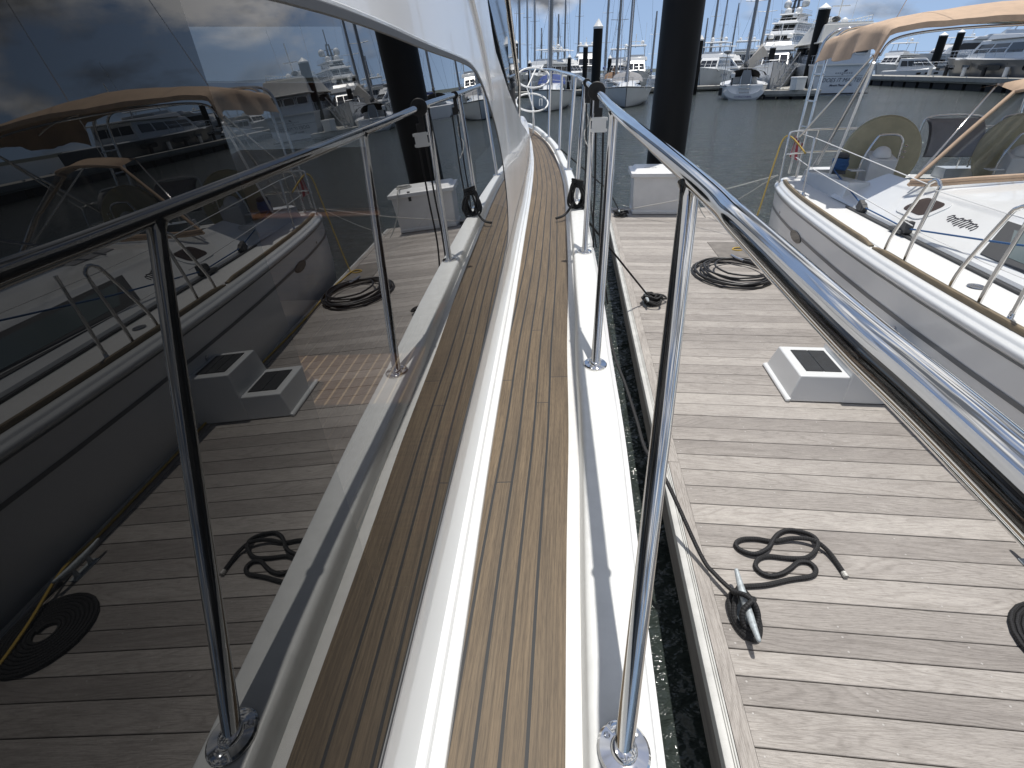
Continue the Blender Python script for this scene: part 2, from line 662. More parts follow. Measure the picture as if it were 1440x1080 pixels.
# water
WATER = mat('harbour_water', (.030, .038, .035), .09, ior=1.333)
g = NG(WATER)
oc = g.n('ShaderNodeTexCoord').outputs['Object']
mp = g.n('ShaderNodeMapping')
mp.inputs['Rotation'].default_value = (0, 0, RAD(24))
mp.inputs['Scale'].default_value = (1.0, 1.9, 1)
g.t.links.new(oc, mp.inputs[0])
w1 = g.noise(mp.outputs[0], 1.35, 4, .6, .5)
w2 = g.noise(mp.outputs[0], 7.0, 3, .6, .3)
w3 = g.noise(oc, .22, 2, .5)
h = g.m('ADD', g.m('MULTIPLY', w1, 1.0), g.m('MULTIPLY', w2, .34))
h = g.m('MULTIPLY', h, g.m('ADD', g.m('MULTIPLY', w3, .9), .35))
g.bump(h, 1.0, .2)

# tinted saloon window
TINTCLEAR = None
PANE = bpy.data.materials.new('clear_vinyl')
PANE.use_nodes = True
t = PANE.node_tree
t.nodes.clear()
o_ = t.nodes.new('ShaderNodeOutputMaterial')
mx = t.nodes.new('ShaderNodeMixShader')
gl = t.nodes.new('ShaderNodeBsdfGlossy')
gl.inputs['Roughness'].default_value = .03
gl.inputs['Color'].default_value = (.9, .9, .9, 1)
tr = t.nodes.new('ShaderNodeBsdfTransparent')
tr.inputs[0].default_value = (.74, .76, .76, 1)
fn = t.nodes.new('ShaderNodeFresnel')
fn.inputs[0].default_value = 1.45
t.links.new(fn.outputs[0], mx.inputs[0]); t.links.new(tr.outputs[0], mx.inputs[1]); t.links.new(gl.outputs[0], mx.inputs[2])
t.links.new(mx.outputs[0], o_.inputs[0])
TINTCLEAR = PANE.copy()
TINTCLEAR.name = 'tinted_see_through_window'
for n_ in TINTCLEAR.node_tree.nodes:
    if n_.type == 'BSDF_TRANSPARENT':
        n_.inputs[0].default_value = (.25, .228, .205, 1)
    if n_.type == 'FRESNEL':
        n_.inputs[0].default_value = 1.42
    if n_.type == 'BSDF_GLOSSY':
        n_.inputs['Roughness'].default_value = 0
        n_.inputs['Color'].default_value = (1, 1, 1, 1)
TINTPANE = PANE.copy()
TINTPANE.name = 'tinted_windscreen'
for n_ in TINTPANE.node_tree.nodes:
    if n_.type == 'BSDF_TRANSPARENT':
        n_.inputs[0].default_value = (.34, .38, .42, 1)

for m_ in (PANE, TINTCLEAR, TINTPANE):           # thin sheets: same reflection from both sides
    t = m_.node_tree
    fn = [n_ for n_ in t.nodes if n_.type == 'FRESNEL'][0]
    v_ = fn.inputs[0].default_value
    ge = t.nodes.new('ShaderNodeNewGeometry')
    mr = t.nodes.new('ShaderNodeMapRange')
    mr.inputs[3].default_value = v_
    mr.inputs[4].default_value = 1 / v_
    t.links.new(ge.outputs['Backfacing'], mr.inputs[0])
    t.links.new(mr.outputs[0], fn.inputs[0])
    if m_ is TINTCLEAR:                           # two faces of a thick pane: 2f / (1 + f)
        a_, d_, q_ = (t.nodes.new('ShaderNodeMath') for _ in range(3))
        a_.operation, d_.operation, q_.operation = 'MULTIPLY', 'ADD', 'DIVIDE'
        a_.inputs[1].default_value = 2
        d_.inputs[1].default_value = 1
        t.links.new(fn.outputs[0], a_.inputs[0]); t.links.new(fn.outputs[0], d_.inputs[0])
        t.links.new(a_.outputs[0], q_.inputs[0]); t.links.new(d_.outputs[0], q_.inputs[1])
        sh_ = [n_ for n_ in t.nodes if n_.type == 'MIX_SHADER'][0]
        t.links.new(q_.outputs[0], sh_.inputs[0])

TINT = TINTCLEAR.copy()                          # the blacked-out aft pane
TINT.name = 'tinted_dark_window'
t = TINT.node_tree
for n_ in t.nodes:
    if n_.type == 'MAP_RANGE':
        n_.inputs[3].default_value, n_.inputs[4].default_value = 1.36, 1 / 1.36
df = t.nodes.new('ShaderNodeBsdfDiffuse')
df.inputs[0].default_value = (.003, .0032, .0035, 1)
t.links.new(df.outputs[0], [n_ for n_ in t.nodes if n_.type == 'MIX_SHADER'][0].inputs[1])

# ------------------------------------------------------------------ setting
b = MB()
b.add([(-2500, -600, 0), (2500, -600, 0), (2500, 3200, 0), (-2500, 3200, 0)], [(0, 1, 2, 3)])
tag(b.build('water', WATER, smooth=0), None, None, kind='structure')
SHORE = mat('hazy_shore_trees', (.05, .065, .06), .9, vary=(.05, .4))  # green darkened and shifted blue, distance haze put into the colour
b = MB()
rows = [[], [], []]
for i in range(121):
    a = RAD(-75 + 150 * i / 120)
    r_ = 900 + 60 * math.sin(i * .7)
    h_ = 2.2 + 1.8 * abs(math.sin(i * .23)) + 1.2 * random.random()
    for k, (dr, zz) in enumerate(((-40, -1), (0, h_), (70, -1))):
        rows[k].append((math.sin(a) * (r_ + dr), math.cos(a) * (r_ + dr), zz))
b.grid(rows)
tag(b.build('far_shore', SHORE), None, None, kind='structure')

# ------------------------------------------------------------------ the yacht we stand on
CAP_OUT = [(-.05, -2.2), (.05, -1.3), (.145, -.4), (.19, 0), (.238, .424), (.288, .839), (.359, 1.41), (.42, 2.029), (.472, 2.506), (.541, 3.26),
           (.622, 4.252), (.69, 5.299), (.728, 6.141), (.757, 7.3), (.757, 8.3), (.72, 9.2), (.607, 10.737), (.42, 11.6), (.05, 12.5), (-.6, 13.4), (-1.4, 14.0), (-2.2, 14.2)]
outer = [Vector((p.x, p.y, 0)) for p in spline([Vector((a, b_, 0)) for a, b_ in CAP_OUT], 8)]
nrm, arc = [], [0.0]
for i, p in enumerate(outer):
    t = (outer[min(i + 1, len(outer) - 1)] - outer[max(i - 1, 0)]).normalized()
    nrm.append(Vector((-t.y, t.x, 0)))            # inboard
    if i:
        arc.append(arc[-1] + (p - outer[i - 1]).length)
W_CAP = [(-3, .118), (.43, .117), (1.86, .127), (2.74, .122), (4.07, .11), (5.36, .092), (7.1, .07), (9, .055), (10.7, .053), (15, .06)]
W_TEAK = [(-3, .16), (.45, .161), (1.136, .170), (2.367, .172), (3.187, .160), (4.2, .152), (5.6, .118), (7.57, .095), (9.2, .082), (10.66, .085), (15, .09)]
zteak = lambda y: 1.45 + .018 * y
zcap = lambda y: 1.503 + .018 * y
xL = smooth_interp([(-2.5, -.362), (-1.0, -.25), (.454, -.141), (1.341, -.077), (2.384, .010), (3.667, .112), (5.182, .233), (6.836, .342), (8.544, .404), (9.4, .418), (10.024, .418), (10.6, .40)])
NM = Vector((.9948, -.0843, .0591)).normalized()    # window plane: NM . (p - camera) = DM
DM = -.2917
mirx = lambda y, z: (DM - NM.y * y - NM.z * (z - CAMZ)) / NM.x
ZB = lambda y: zteak(y) + .225
XW0 = mirx(3.0, ZB(3.0)) - xL(3.0)


def wallx(y, z):
    m = mirx(y, z)
    if y <= 2.6:
        return m
    k = min(1, (y - 2.6) / .9)
    k = k * k * (3 - 2 * k)
    alt = xL(y) + XW0 - .0594 * (z - ZB(y))
    return m * (1 - k) + alt * k


yacht = root('motor_yacht', 'white motor yacht with teak side deck, dark saloon window and polished handrail in the foreground', 'yacht', (0, 2, 0))
# hull
rows = []
for k in range(6):
    rows.append([])
for p, n in zip(outer, nrm):
    fl = .05 + .5 * max(0, (p.y - 7) / 7) ** 1.3
    zz = zcap(p.y)
    for k, (off, z) in enumerate(((.001, zz - .018), (-.018, zz - .035), (-.018, zz - .075), (.012, zz - .1), (fl * .6, zz * .45), (fl, -.25))):
        rows[k].append(p + n * off + Vector((0, 0, z)))
b = MB()
b.grid(rows, flip=True)
b.build('hull', GELGLOSS, yacht)
# toe rail: riser, moulded cap
rows = [[] for _ in range(9)]
for p, n in zip(outer, nrm):
    w = interp(W_CAP, p.y)
    z1, z0 = zcap(p.y), zteak(p.y)
    for k, (off, z) in enumerate(((w + .012, z0 - .004), (w + .010, z0 + .006), (w + .004, z1 - .010), (w - .003, z1 - .002), (w - .012, z1), (.012, z1 + .001), (.004, z1 - .003), (0, z1 - .011), (.002, z1 - .03))):
        rows[k].append(p + n * off + Vector((0, 0, z)))
b = MB()
b.grid(rows)
b.build('toe_rail', CAPW, yacht, smooth=50)
# white deck moulding under the teak
rows = [[], []]
teakR, teakLr = [], []
for i, (p, n) in enumerate(zip(outer, nrm)):
    w = interp(W_CAP, p.y)
    wt = interp(W_TEAK, p.y)
    a = p + n * (w + .012)
    q = p + n * wt
    if p.y < 10.45:
        lx = min(xL(q.y), q.x - .02)
        e = Vector((lx, q.y, 0))
    else:
        e = p + n * (.32 + .25 * (p.y - 10.45))
    rows[0].append(a + Vector((0, 0, zteak(a.y) - .004)))
    rows[1].append(e + Vector((-.03 if p.y < 10.45 else 0, 0, zteak(e.y) - .004)))
    teakR.append(q + Vector((0, 0, zteak(q.y))))
    teakLr.append(e + Vector((0, 0, zteak(e.y))))
b = MB()
b.grid(rows)
b.build('deck_moulding', NONSKID, yacht)
rows, uvr = [], []
NT = 6
for j in range(NT + 1):
    rows.append([r.lerp(l, j / NT) for r, l in zip(teakR, teakLr)])
    uvr.append([((r - l).length * j / NT, arc[i]) for i, (r, l) in enumerate(zip(teakR, teakLr))])
b = MB()
b.grid(rows, uvr)
b.build('teak_deck', TEAK, yacht)
# coaming (cove under the window) and cabin side
ys = [-2.2 + i * .2 for i in range(65)]
rows = [[] for _ in range(10)]
for y in ys:
    z0 = zteak(y)
    x0, x1 = xL(y) + .002, wallx(y, ZB(y))
    for k, (f, dz) in enumerate(((0, -.003), (.02, .014), (.06, .017), (.44, .022), (.455, .040), (.50, .044), (.74, .050), (.77, .062), (.93, .13), (1.0, .225))):
        rows[k].append((x0 + (x1 - x0) * f + (0.0015 if k == 9 else 0), y, z0 + dz))
b = MB()
b.grid(rows)
b.build('coaming', GEL, yacht, smooth=14)
ZT = [(-3, 3.35), (2.45, 3.35), (2.62, 3.2), (2.8, 2.95), (3.05, 2.66), (3.8, 2.45), (5, 2.18), (6.5, 1.955), (8, 1.79), (10, 1.69), (10.6, 1.665)]
WTOP = [(-2.1, .05), (.0, .068), (.69, .074), (1.044, .068), (1.42, .052), (1.94, .034), (2.19, .012), (2.36, -.03), (2.52, -.095), (2.68, -.175), (2.82, -.27), (2.93, -.385), (2.99, -.50), (3.005, -.61), (2.97, -.705), (2.88, -.765), (2.75, -.795)]
WBOT = lambda y: -.872 + .0185 * y if y < 2.2 else -.831 + (y - 2.2) * .0655
_up = [p for p in WTOP if p[0] < 3.0]
b = MB()
top = []
ys = [-2.2 + i * .1 for i in range(128)]
lo_rows, hi_rows, fw_rows = [[], []], [[] for _ in range(6)], [[] for _ in range(13)]
for y in ys:
    zb = ZB(y)
    zt = max(interp(ZT, y), zb + .008)
    top.append(Vector((wallx(y, zt), y, zt)))
ysw = [y for y in ys if y < 2.99] + [3.003]
hw_up = lambda y: CAMZ + interp(WTOP[:14], y)
lowtab = [(2.2, -.831), (2.75, -.795), (2.88, -.765), (2.97, -.705), (3.005, -.61)]
hw_lo = lambda y: CAMZ + (-.872 + .0185 * y if y < 2.2 else interp(lowtab, y))
for y in ysw:
    zb = ZB(y)
    zt = max(interp(ZT, y), zb + .008)
    for k in range(2):
        z = zb + (hw_lo(y) - zb) * k
        lo_rows[k].append((wallx(y, z), y, z))
    for k in range(6):
        z = hw_up(y) + (zt - hw_up(y)) * k / 5
        hi_rows[k].append((wallx(y, z), y, z))
b.grid(lo_rows)
b.grid(hi_rows)
for y in [3.003] + [y for y in ys if y > 3.003]:
    zb = ZB(y)
    zt = max(interp(ZT, y), zb + .008)
    for k in range(13):
        z = zb + (zt - zb) * k / 12
        fw_rows[k].append((wallx(y, z), y, z))
b.grid(fw_rows)
off = lambda dx, dz, sel: [p + Vector((dx, 0, dz)) for p in sel]
b.grid([top, off(-.012, .012, top), off(-.10, .03, top)])
aft_ = [p for p in top if p.y < 3.06]
fwd_ = [p for p in top if p.y > 3.68]
for sel in (aft_, fwd_):
    b.grid([off(-.10, .03, sel), off(-2.9, .09, sel)])
gap_ = [p for p in top if 2.95 < p.y < 3.75]
b.grid([off(-.10, .03, gap_), off(-.26, .035, gap_)])
b.build('cabin_side', GELGLOSS, yacht, smooth=50)
b = MB()
b.grid([off(-.26, .035, gap_), off(-2.9, .09, gap_)])
b.build('windscreen', PANE, yacht, smooth=60)
# saloon seen through the forward pane: striped sole, mahogany console, dark linings, added blackout panel
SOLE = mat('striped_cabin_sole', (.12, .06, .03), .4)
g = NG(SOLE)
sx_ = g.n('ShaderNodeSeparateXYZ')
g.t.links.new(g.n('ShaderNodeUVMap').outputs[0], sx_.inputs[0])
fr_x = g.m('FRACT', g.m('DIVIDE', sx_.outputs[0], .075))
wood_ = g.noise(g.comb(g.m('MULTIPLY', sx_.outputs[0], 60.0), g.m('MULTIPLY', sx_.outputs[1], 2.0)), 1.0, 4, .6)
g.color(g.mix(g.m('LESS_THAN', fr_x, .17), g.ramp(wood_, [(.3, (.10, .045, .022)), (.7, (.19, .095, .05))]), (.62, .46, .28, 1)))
MAHOG = mat('mahogany_joinery', (.22, .095, .045), .35, coat=.3, vary=(6, .3, (1, 8, 8)))
LINING = mat('dark_lining_and_blackout', (.012, .012, .013), .8)
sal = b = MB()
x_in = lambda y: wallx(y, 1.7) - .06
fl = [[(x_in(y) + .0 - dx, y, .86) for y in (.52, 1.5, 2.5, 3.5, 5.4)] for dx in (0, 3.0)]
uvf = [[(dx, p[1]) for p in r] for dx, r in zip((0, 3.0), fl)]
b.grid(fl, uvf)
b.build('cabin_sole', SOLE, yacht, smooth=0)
b = MB()
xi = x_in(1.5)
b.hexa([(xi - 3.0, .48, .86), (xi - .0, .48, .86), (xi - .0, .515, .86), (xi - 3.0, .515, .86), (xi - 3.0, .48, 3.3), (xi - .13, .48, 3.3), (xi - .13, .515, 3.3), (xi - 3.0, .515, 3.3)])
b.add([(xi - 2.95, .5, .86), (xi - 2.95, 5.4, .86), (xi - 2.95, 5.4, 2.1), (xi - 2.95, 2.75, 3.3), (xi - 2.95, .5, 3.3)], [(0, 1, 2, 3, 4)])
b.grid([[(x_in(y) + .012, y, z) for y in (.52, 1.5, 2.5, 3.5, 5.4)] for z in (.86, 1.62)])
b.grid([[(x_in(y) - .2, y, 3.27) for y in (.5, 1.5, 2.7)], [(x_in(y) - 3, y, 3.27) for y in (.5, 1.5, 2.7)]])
b.grid([[(x_in(y) - .01 - .0594 * (z - 1.7) + .02, y, z) for y in (1.02, 1.5, 2.0, 2.6, 3.2, 4.2, 5.2)] for z in (2.24, 2.6, 3.26)])  # added blackout panel, keeps the upper forward glass dark
b.build('lining_and_blackout', LINING, yacht, smooth=0)
b = MB()
b.hexa([(-2.5, 3.9, .87), (-.55, 3.9, .87), (-.30, 5.3, .87), (-2.5, 5.3, .87), (-2.5, 3.6, 1.80), (-.55, 3.6, 1.80), (-.28, 5.3, 2.0), (-2.5, 5.3, 2.0)])
b.box((-1.5, 3.55, 1.74), (1.8, .18, .10))
b.box((-.36, 2.6, 1.02), (.30, 2.6, .30))
b.build('helm_console', MAHOG, yacht, bevel=.015)
b = MB()
b.hexa([(-1.75, 2.5, 1.25), (-1.15, 2.5, 1.25), (-1.15, 3.0, 1.25), (-1.75, 3.0, 1.25), (-1.75, 2.45, 1.40), (-1.15, 2.45, 1.40), (-1.15, 3.0, 1.40), (-1.75, 3.0, 1.40)])
b.hexa([(-1.73, 2.38, 1.40), (-1.17, 2.38, 1.40), (-1.17, 2.5, 1.40), (-1.73, 2.5, 1.40), (-1.68, 2.22, 2.15), (-1.22, 2.22, 2.15), (-1.22, 2.32, 2.15), (-1.68, 2.32, 2.15)])
b.lathe((-1.45, 2.72, .87), [(.2, 0), (.06, .05), (.06, .38)], 12)
b.build('helm_seat', mat('dark_leather', (.05, .04, .035), .5), yacht, bevel=.03)
# eyebrow moulding on the cabin side
eb = []
for y, z in [(1.2, 2.98), (1.6, 2.965), (1.95, 2.92), (2.2, 2.84), (2.4, 2.74), (2.55, 2.63), (2.72, 2.45)]:
    eb.append((wallx(y, z) + .004, y, z))
b = MB()
b.tube(spline(eb, 6), .008, 6)
b.build('eyebrow_moulding', GELGLOSS, yacht)
# saloon window
wpts = WTOP + [(y, -.872 + .0185 * y) for y in (2.2, 1.6, 1.0, .4, -.4, -1.2, -2.1)]
SEAM = .505


def clip(pts, lo, hi):
    out = []
    for i in range(len(pts)):
        (y0, z0), (y1, z1) = pts[i - 1], pts[i]
        ins0, ins1 = lo <= y0 <= hi, lo <= y1 <= hi
        if ins0 != ins1:
            e_ = lo if (y0 < lo) != (y1 < lo) else hi
            t_ = (e_ - y0) / (y1 - y0)
            out.append((e_, z0 + (z1 - z0) * t_))
        if ins1:
            out.append((y1, z1))
    return out


win = None
for lo, hi, m_ in ((-9, SEAM, TINT), (SEAM, 9, TINTCLEAR)):
    b = MB()
    outline = [Vector((mirx(y, z + CAMZ), y, z + CAMZ)) for y, z in clip(wpts, lo, hi)]
    b.add([p + NM * .002 for p in outline], [tuple(reversed(range(len(outline))))])
    w_ = b.build('saloon_window', m_, yacht, smooth=0)
    win = win or w_
b = MB()
arcp = [Vector((mirx(y, z + CAMZ), y, z + CAMZ)) for y, z in WTOP]
arcp = spline(arcp, 4)
prof = [(-.004, .0015), (-.002, .0045), (.009, .0045), (.011, .003), (.015, .0035), (.017, .0012)]
rows = [[] for _ in prof]
for i, p in enumerate(arcp):
    t = (arcp[min(i + 1, len(arcp) - 1)] - arcp[max(i - 1, 0)]).normalized()
    o_ = NM.cross(t).normalized()
    if o_.z < 0 and i < len(arcp) * .6:
        o_ = -o_
    if i >= len(arcp) * .6 and o_.dot(lasto) < 0:
        o_ = -o_
    lasto = o_
    for k, (a, h_) in enumerate(prof):
        rows[k].append(p + o_ * a + NM * h_)
b.m = 0
b.grid(rows[:4])
b.m = 1
b.grid(rows[3:])
b.build('window_trim', [DKGREY, GEL], win, smooth=30)
b = MB()
bot = [Vector((mirx(y, z + CAMZ), y, z + CAMZ)) + NM * .002 for y, z in [(2.82, -.782)] + wpts[len(WTOP):]]
b.tube(bot, .0035, 6)
b.build('sealant_bead', DKGREY, win, smooth=60)
# handrail, stanchions
BASES = [(.02, -.97), (.181, .45), (.338, 1.825), (.487, 3.264), (.601, 4.676), (.694, 6.189), (.735, 7.709), (.695, 9.123), (.545, 10.757)]
TOPS = [(.185, -.35, 2.366), (.338, 1.0, 2.382), (.439, 2.331, 2.417), (.557, 3.66, 2.458), (.69, 5.07, 2.478), (.786, 6.58, 2.516), (.785, 8.1, 2.553), (.74, 9.5, 2.592), (.484, 11.1, 2.612)]
railp = [(-.04, -2.2, 2.35)] + TOPS[:1] + [(.245, .185, 2.374), (.26, .356, 2.376), (.296, .653, 2.379)] + TOPS[1:] + [(.10, 12.0, 2.62), (-.5, 13.0, 2.62), (-1.4, 13.7, 2.62)]
railc = spline(railp, 12)
b = MB()
b.tube(railc, .0188, 20)
# weld collars
rail = b.build('handrail', STEEL, yacht, smooth=60)
for i, ((x, y), T) in enumerate(zip(BASES, TOPS)):
    B = Vector((x, y, zcap(y)))
    T = Vector(T)
    b = MB()
    b.tube([B, B.lerp(T, .5), T - (T - B).normalized() * .012], .0178, 18)
    b.lathe(T - (T - B).normalized() * .012, [(.0178, -.03), (.0185, -.012), (.024, .0)], 18, axis=(T - B))
    st = b.build('stanchion', STEEL, yacht, smooth=60)
    b = MB()
    b.lathe(B, [(.047, 0), (.047, .004), (.043, .008), (.024, .009), (.022, .014), (.0185, .016)], 28, squash=(1.0, 1.12))
    for a in (40, 140, 270):
        q = B + Vector((.034 * math.cos(RAD(a)), .037 * math.sin(RAD(a)), .008))
        b.m = 1
        b.lathe(q, [(.0062, 0), (.0058, .002), (.003, .003)], 10)
        b.m = 0
    b.build('base_plate', [STEEL, STEELD], st, smooth=40)
# fender basket at the bow: two tilted hoops on legs
b = MB()
C1, C2 = at(750, 109, 9.9), at(748, 144, 9.7)
b.torus(C1, (0.0, -.52, .85), .27, .013, 40)
b.torus(C2, (0.05, -.45, .88), .265, .013, 40)
b.tube([C1 + Vector((.05, .22, .12)), C1 + Vector((-.10, -.2, -.12))], .012)
b.tube([C1 + Vector((-.12, -.2, -.12)), C2 + Vector((.02, -.2, -.1)), Vector((C2.x + .02, 9.9, zteak(9.9) + .03))], .010)
b.tube([C2 + Vector((.02, .22, .1)), Vector((C2.x + .04, 9.95, zteak(9.9) + .03))], .010)
b.tube([C2 + Vector((.12, -.1, -.05)), C2 + Vector((.12, -.1, .05)), C2 + Vector((.16, -.1, .05)), C2 + Vector((.16, -.1, -.05))], .007)
b.build('fender_basket', WHITEP, yacht, smooth=60)
# side windscreen forward of the saloon
b = MB()
WP = [at(684, -14, 3.3), at(711, -14, 4.6), at(729.5, 119, 5.0), at(717, 127, 3.85)]
b.poly(WP, Vector((-.006, 0, 0)))
ws = b.build('side_windscreen', TINTPANE, yacht, smooth=0)
b = MB()
foot = Vector((wallx(5.1, 2.15) - .03, 5.1, 2.10))
b.m = 0
b.tube([at(713, -20, 4.6), at(730.5, 119, 5.0), foot], .012, 10)
b.m = 1
b.tube([at(710, -20, 4.6) + Vector((-.004, 0, 0)), at(727.5, 119, 5.0)], .010, 8)
b.build('frame', [STEEL, DKGREY], ws, smooth=60)


def hanger(t, side, label, plate):
    """rail clip: rubber ring, strap, card and two tails"""
    i = min(range(len(railc)), key=lambda k: abs(railc[k].y - t))
    c = railc[i]
    ax = (railc[i + 1] - railc[i - 1]).normalized()
    h = root('fender_hanger', label, 'fender clip', c, 0, 'fender clips on the handrail')
    b = MB()
    rs = 1.0 if plate else .62
    b.lathe(c - ax * .012, [(.019, 0), (.046 * rs, .0), (.05 * rs, .004), (.05 * rs, .02), (.046 * rs, .024), (.019, .024)], 26, axis=ax)
    b.build('rubber_ring', BLACKR, h, smooth=30)
    b = MB()
    d0 = c + Vector((.004, 0, -.03))
    b.box(d0 + Vector((0, 0, -.04)), (.03, .012, .09))
    b.box(d0 + Vector((.012, 0, -.085)), (.05, .014, .06))
    b.build('strap', BLACKR, h, bevel=.004)
    if plate:
        b = MB()
        b.box(d0 + Vector((.02, -.008, -.145)), (.082, .004, .082))
        for dx in (-.044, .044):
            for dz in (-.03, .03):
                b.box(d0 + Vector((.02 + dx, -.008, -.145 + dz)), (.012, .004, .016))
        b.build('card', WHITEP, h, bevel=.0015)
    for k, dx in enumerate((0.0, .045)):
        b = MB()
        zb_ = .62 + .5 * k
        b.tube(spline([d0 + Vector((dx, 0, -.12)), d0 + Vector((dx + .02, .02, -.5)), d0 + Vector((dx + .03, .02, -.85)), (c.x + dx + .12, c.y + .03, zb_)], 6), .006, 8)
        b.build('tail', ROPEB, h)
    return h


hanger(3.42, 1, 'black rubber ring and strap with a white card clipped round the handrail', True)
hanger(4.78, 1, 'small black strap tied round the handrail beyond the white card', False)
b = MB()
q0 = Vector(TOPS[4])
pts = [q0 + Vector((.02 * math.sin(i * 1.7), -.10 - .02 * i + .03 * math.cos(i * 1.1), -.02 - .058 * i)) for i in range(9)]
b.tube(spline(pts, 5), .0042, 6)
tag(b.build('lashing', ROPEW), 'thin white twisted line hanging from the handrail near the small black strap', 'rope')


# coil of black line hung on the toe rail
b = MB()
cc = Vector((.575, 4.42, zcap(4.4) + .115))
for k in range(8):
    pts = []
    q = random.Random(40 + k)
    ax_, az_, tw = q.uniform(.038, .058), q.uniform(.085, .115), q.uniform(-.25, .25)
    ox_, oy_ = q.uniform(-.018, .018), .013 * (k - 3.5)
    for i in range(28):
        a = 2 * math.pi * i / 28
        x, z = ax_ * math.sin(a) * (1.15 - .35 * math.cos(a)), az_ * math.cos(a)
        pts.append(cc + Vector((x + tw * z + ox_, oy_ + .012 * math.sin(2 * a + k), z - .01)))
    b.tube(pts, .0085, 8, closed=True)
for k in range(4):
    b.torus(cc + Vector((0, .0, .055 + .016 * k)), (.2, .1, 1), .045, .0085, 18)
b.tube(spline([cc + Vector((-.03, -.05, -.05)), cc + Vector((-.08, -.12, -.105)), cc + Vector((-.13, -.19, -.13)), cc + Vector((-.19, -.22, -.142))], 6), .010, 8)
tag(b.build('line_coil', ROPEB), 'bundled coil of black line hung on the white toe rail of the yacht', 'rope')

# ------------------------------------------------------------------ finger dock
DT = .45
U0, U1, VN, VF = .7224, 2.33, -4.2, 9.72
dock = root('finger_dock', 'grey weathered timber finger dock alongside the white yacht', 'dock', D(1.5, 3, 0), PSI)
edges = [v * 2.1 for v in (.4787, .5485, .6033, .6583, .7136, .7831, .8556, .9232, .9978, 1.0689, 1.1406, 1.2107, 1.2813, 1.3534, 1.4225, 1.4935, 1.5655, 1.637, 1.7085, 1.78)]
rr = random.Random(3)
while edges[-1] < VF:
    edges.append(edges[-1] + rr.choice([.149, .150, .148, .1505]))
while edges[0] > VN:
    edges.insert(0, edges[0] - .149)
b = MB()
for a, c in zip(edges, edges[1:]):
    b.m = 0
    tone = rr.random()
    g_ = .0022
    zt = DT + rr.uniform(-.0008, .0008)
    tl = rr.uniform(-.0006, .0006)
    ou, ov = rr.uniform(0, 90), rr.uniform(0, 90)
    u0, u1, v0, v1 = U0 + .0015, U1, a + g_, c - g_
    if c > VF + .05:
        break
    e = .0022
    P = [(u0, v0, zt - e), (u1, v0, zt - e), (u0, v0 + e, zt), (u1, v0 + e, zt + tl), (u0, v1 - e, zt), (u1, v1 - e, zt + tl), (u0, v1, zt - e), (u1, v1, zt - e), (u0, v0, zt - .03), (u1, v0, zt - .03), (u0, v1, zt - .03), (u1, v1, zt - .03)]
    uvp = lambda i: (P[i][0] + ou, P[i][1] + ov + (P[i][2] - DT))
    F = [(8, 9, 1, 0), (0, 1, 3, 2), (2, 3, 5, 4), (4, 5, 7, 6), (6, 7, 11, 10)]
    b.add(P, F, [[uvp(i) for i in f] for f in F], tone)
    b.m = 1
    if a < 6:
        for us in (U0 + .032, 1.215, 1.72, U1 - .03):
            for vs in (a + .026, c - .026):
                b.lathe((us + rr.uniform(-.006, .006), vs + rr.uniform(-.004, .004), zt), [(.0044, .0002), (.0038, .0008), (.0018, .0004)], 8)
b.build('deck_boards', [DOCKW, SCREW], dock, xf=DOCKM, smooth=0)
b = MB()
for (ua, ub) in ((.657, U0 - .001), (U1 + .001, U1 + .07)):
    v = VN
    while v < VF:
        v2 = min(v + 3.4, VF)
        ou, ov = rr.uniform(0, 90), rr.uniform(0, 90)
        P = [(ua, v, DT + .004), (ub, v, DT + .004), (ub, v2 - .003, DT + .004), (ua, v2 - .003, DT + .004), (ua, v, DT - .03), (ub, v, DT - .03), (ub, v2 - .003, DT - .03), (ua, v2 - .003, DT - .03)]
        F = [(0, 1, 2, 3), (4, 5, 1, 0), (5, 6, 2, 1), (7, 4, 0, 3), (6, 7, 3, 2)]
        b.add(P, F, [[(P[i][1] + ou, P[i][0] + ov + P[i][2]) for i in f] for f in F], rr.uniform(.4, .75))
        v = v2
b.build('edge_board', DOCKW, dock, xf=DOCKM, smooth=0)
b = MB()
for sg, ue in ((-1, .655), (1, U1 + .072)):
    prof = [(0, DT + .001), (.004, DT + .0035), (.007, DT + .0035), (.009, DT - .004), (.012, DT - .004), (.014, DT + .003), (.016, DT + .003), (.018, DT - .003), (.020, DT + .002), (.046, DT + .0015), (.049, DT - .001), (.050, DT - .05), (.047, DT - .054), (0, DT - .055)]
    b.grid([[(ue + sg * a, v, z) for a, z in prof] for v in (VN, 0, 3, 6, VF)], flip=(sg < 0))
b.build('rub_strip', mat('grey_white_vinyl', (.50, .50, .48), .5, vary=(8, .16)), dock, xf=DOCKM, smooth=40)
b = MB()
b.box(((U0 + U1) / 2, (VN + VF) / 2, DT - .17), (U1 - U0 + .19, VF - VN - .04, .22))
b.build('fascia', mat('fascia_timber', (.15, .14, .13), .8, vary=(9, .3, (1, .2, 3))), dock, xf=DOCKM, smooth=0, bevel=.01)
for v in (-3, -.6, 1.8, 4.2, 6.6, 8.7):
    b = MB()
    b.box(((U0 + U1) / 2, v, .0), (1.42, 1.7, .5))
    b.build('float', DKGREY, dock, xf=DOCKM, smooth=0, bevel=.01)
# hatch set in the planking
b = MB()
b.box((2.12, 7.17, DT + .002), (.40, .70, .008))
b.build('hatch_plate', mat('damp_wood_panel', (.17, .155, .14), .75, vary=(7, .3)), dock, xf=DOCKM, smooth=0)

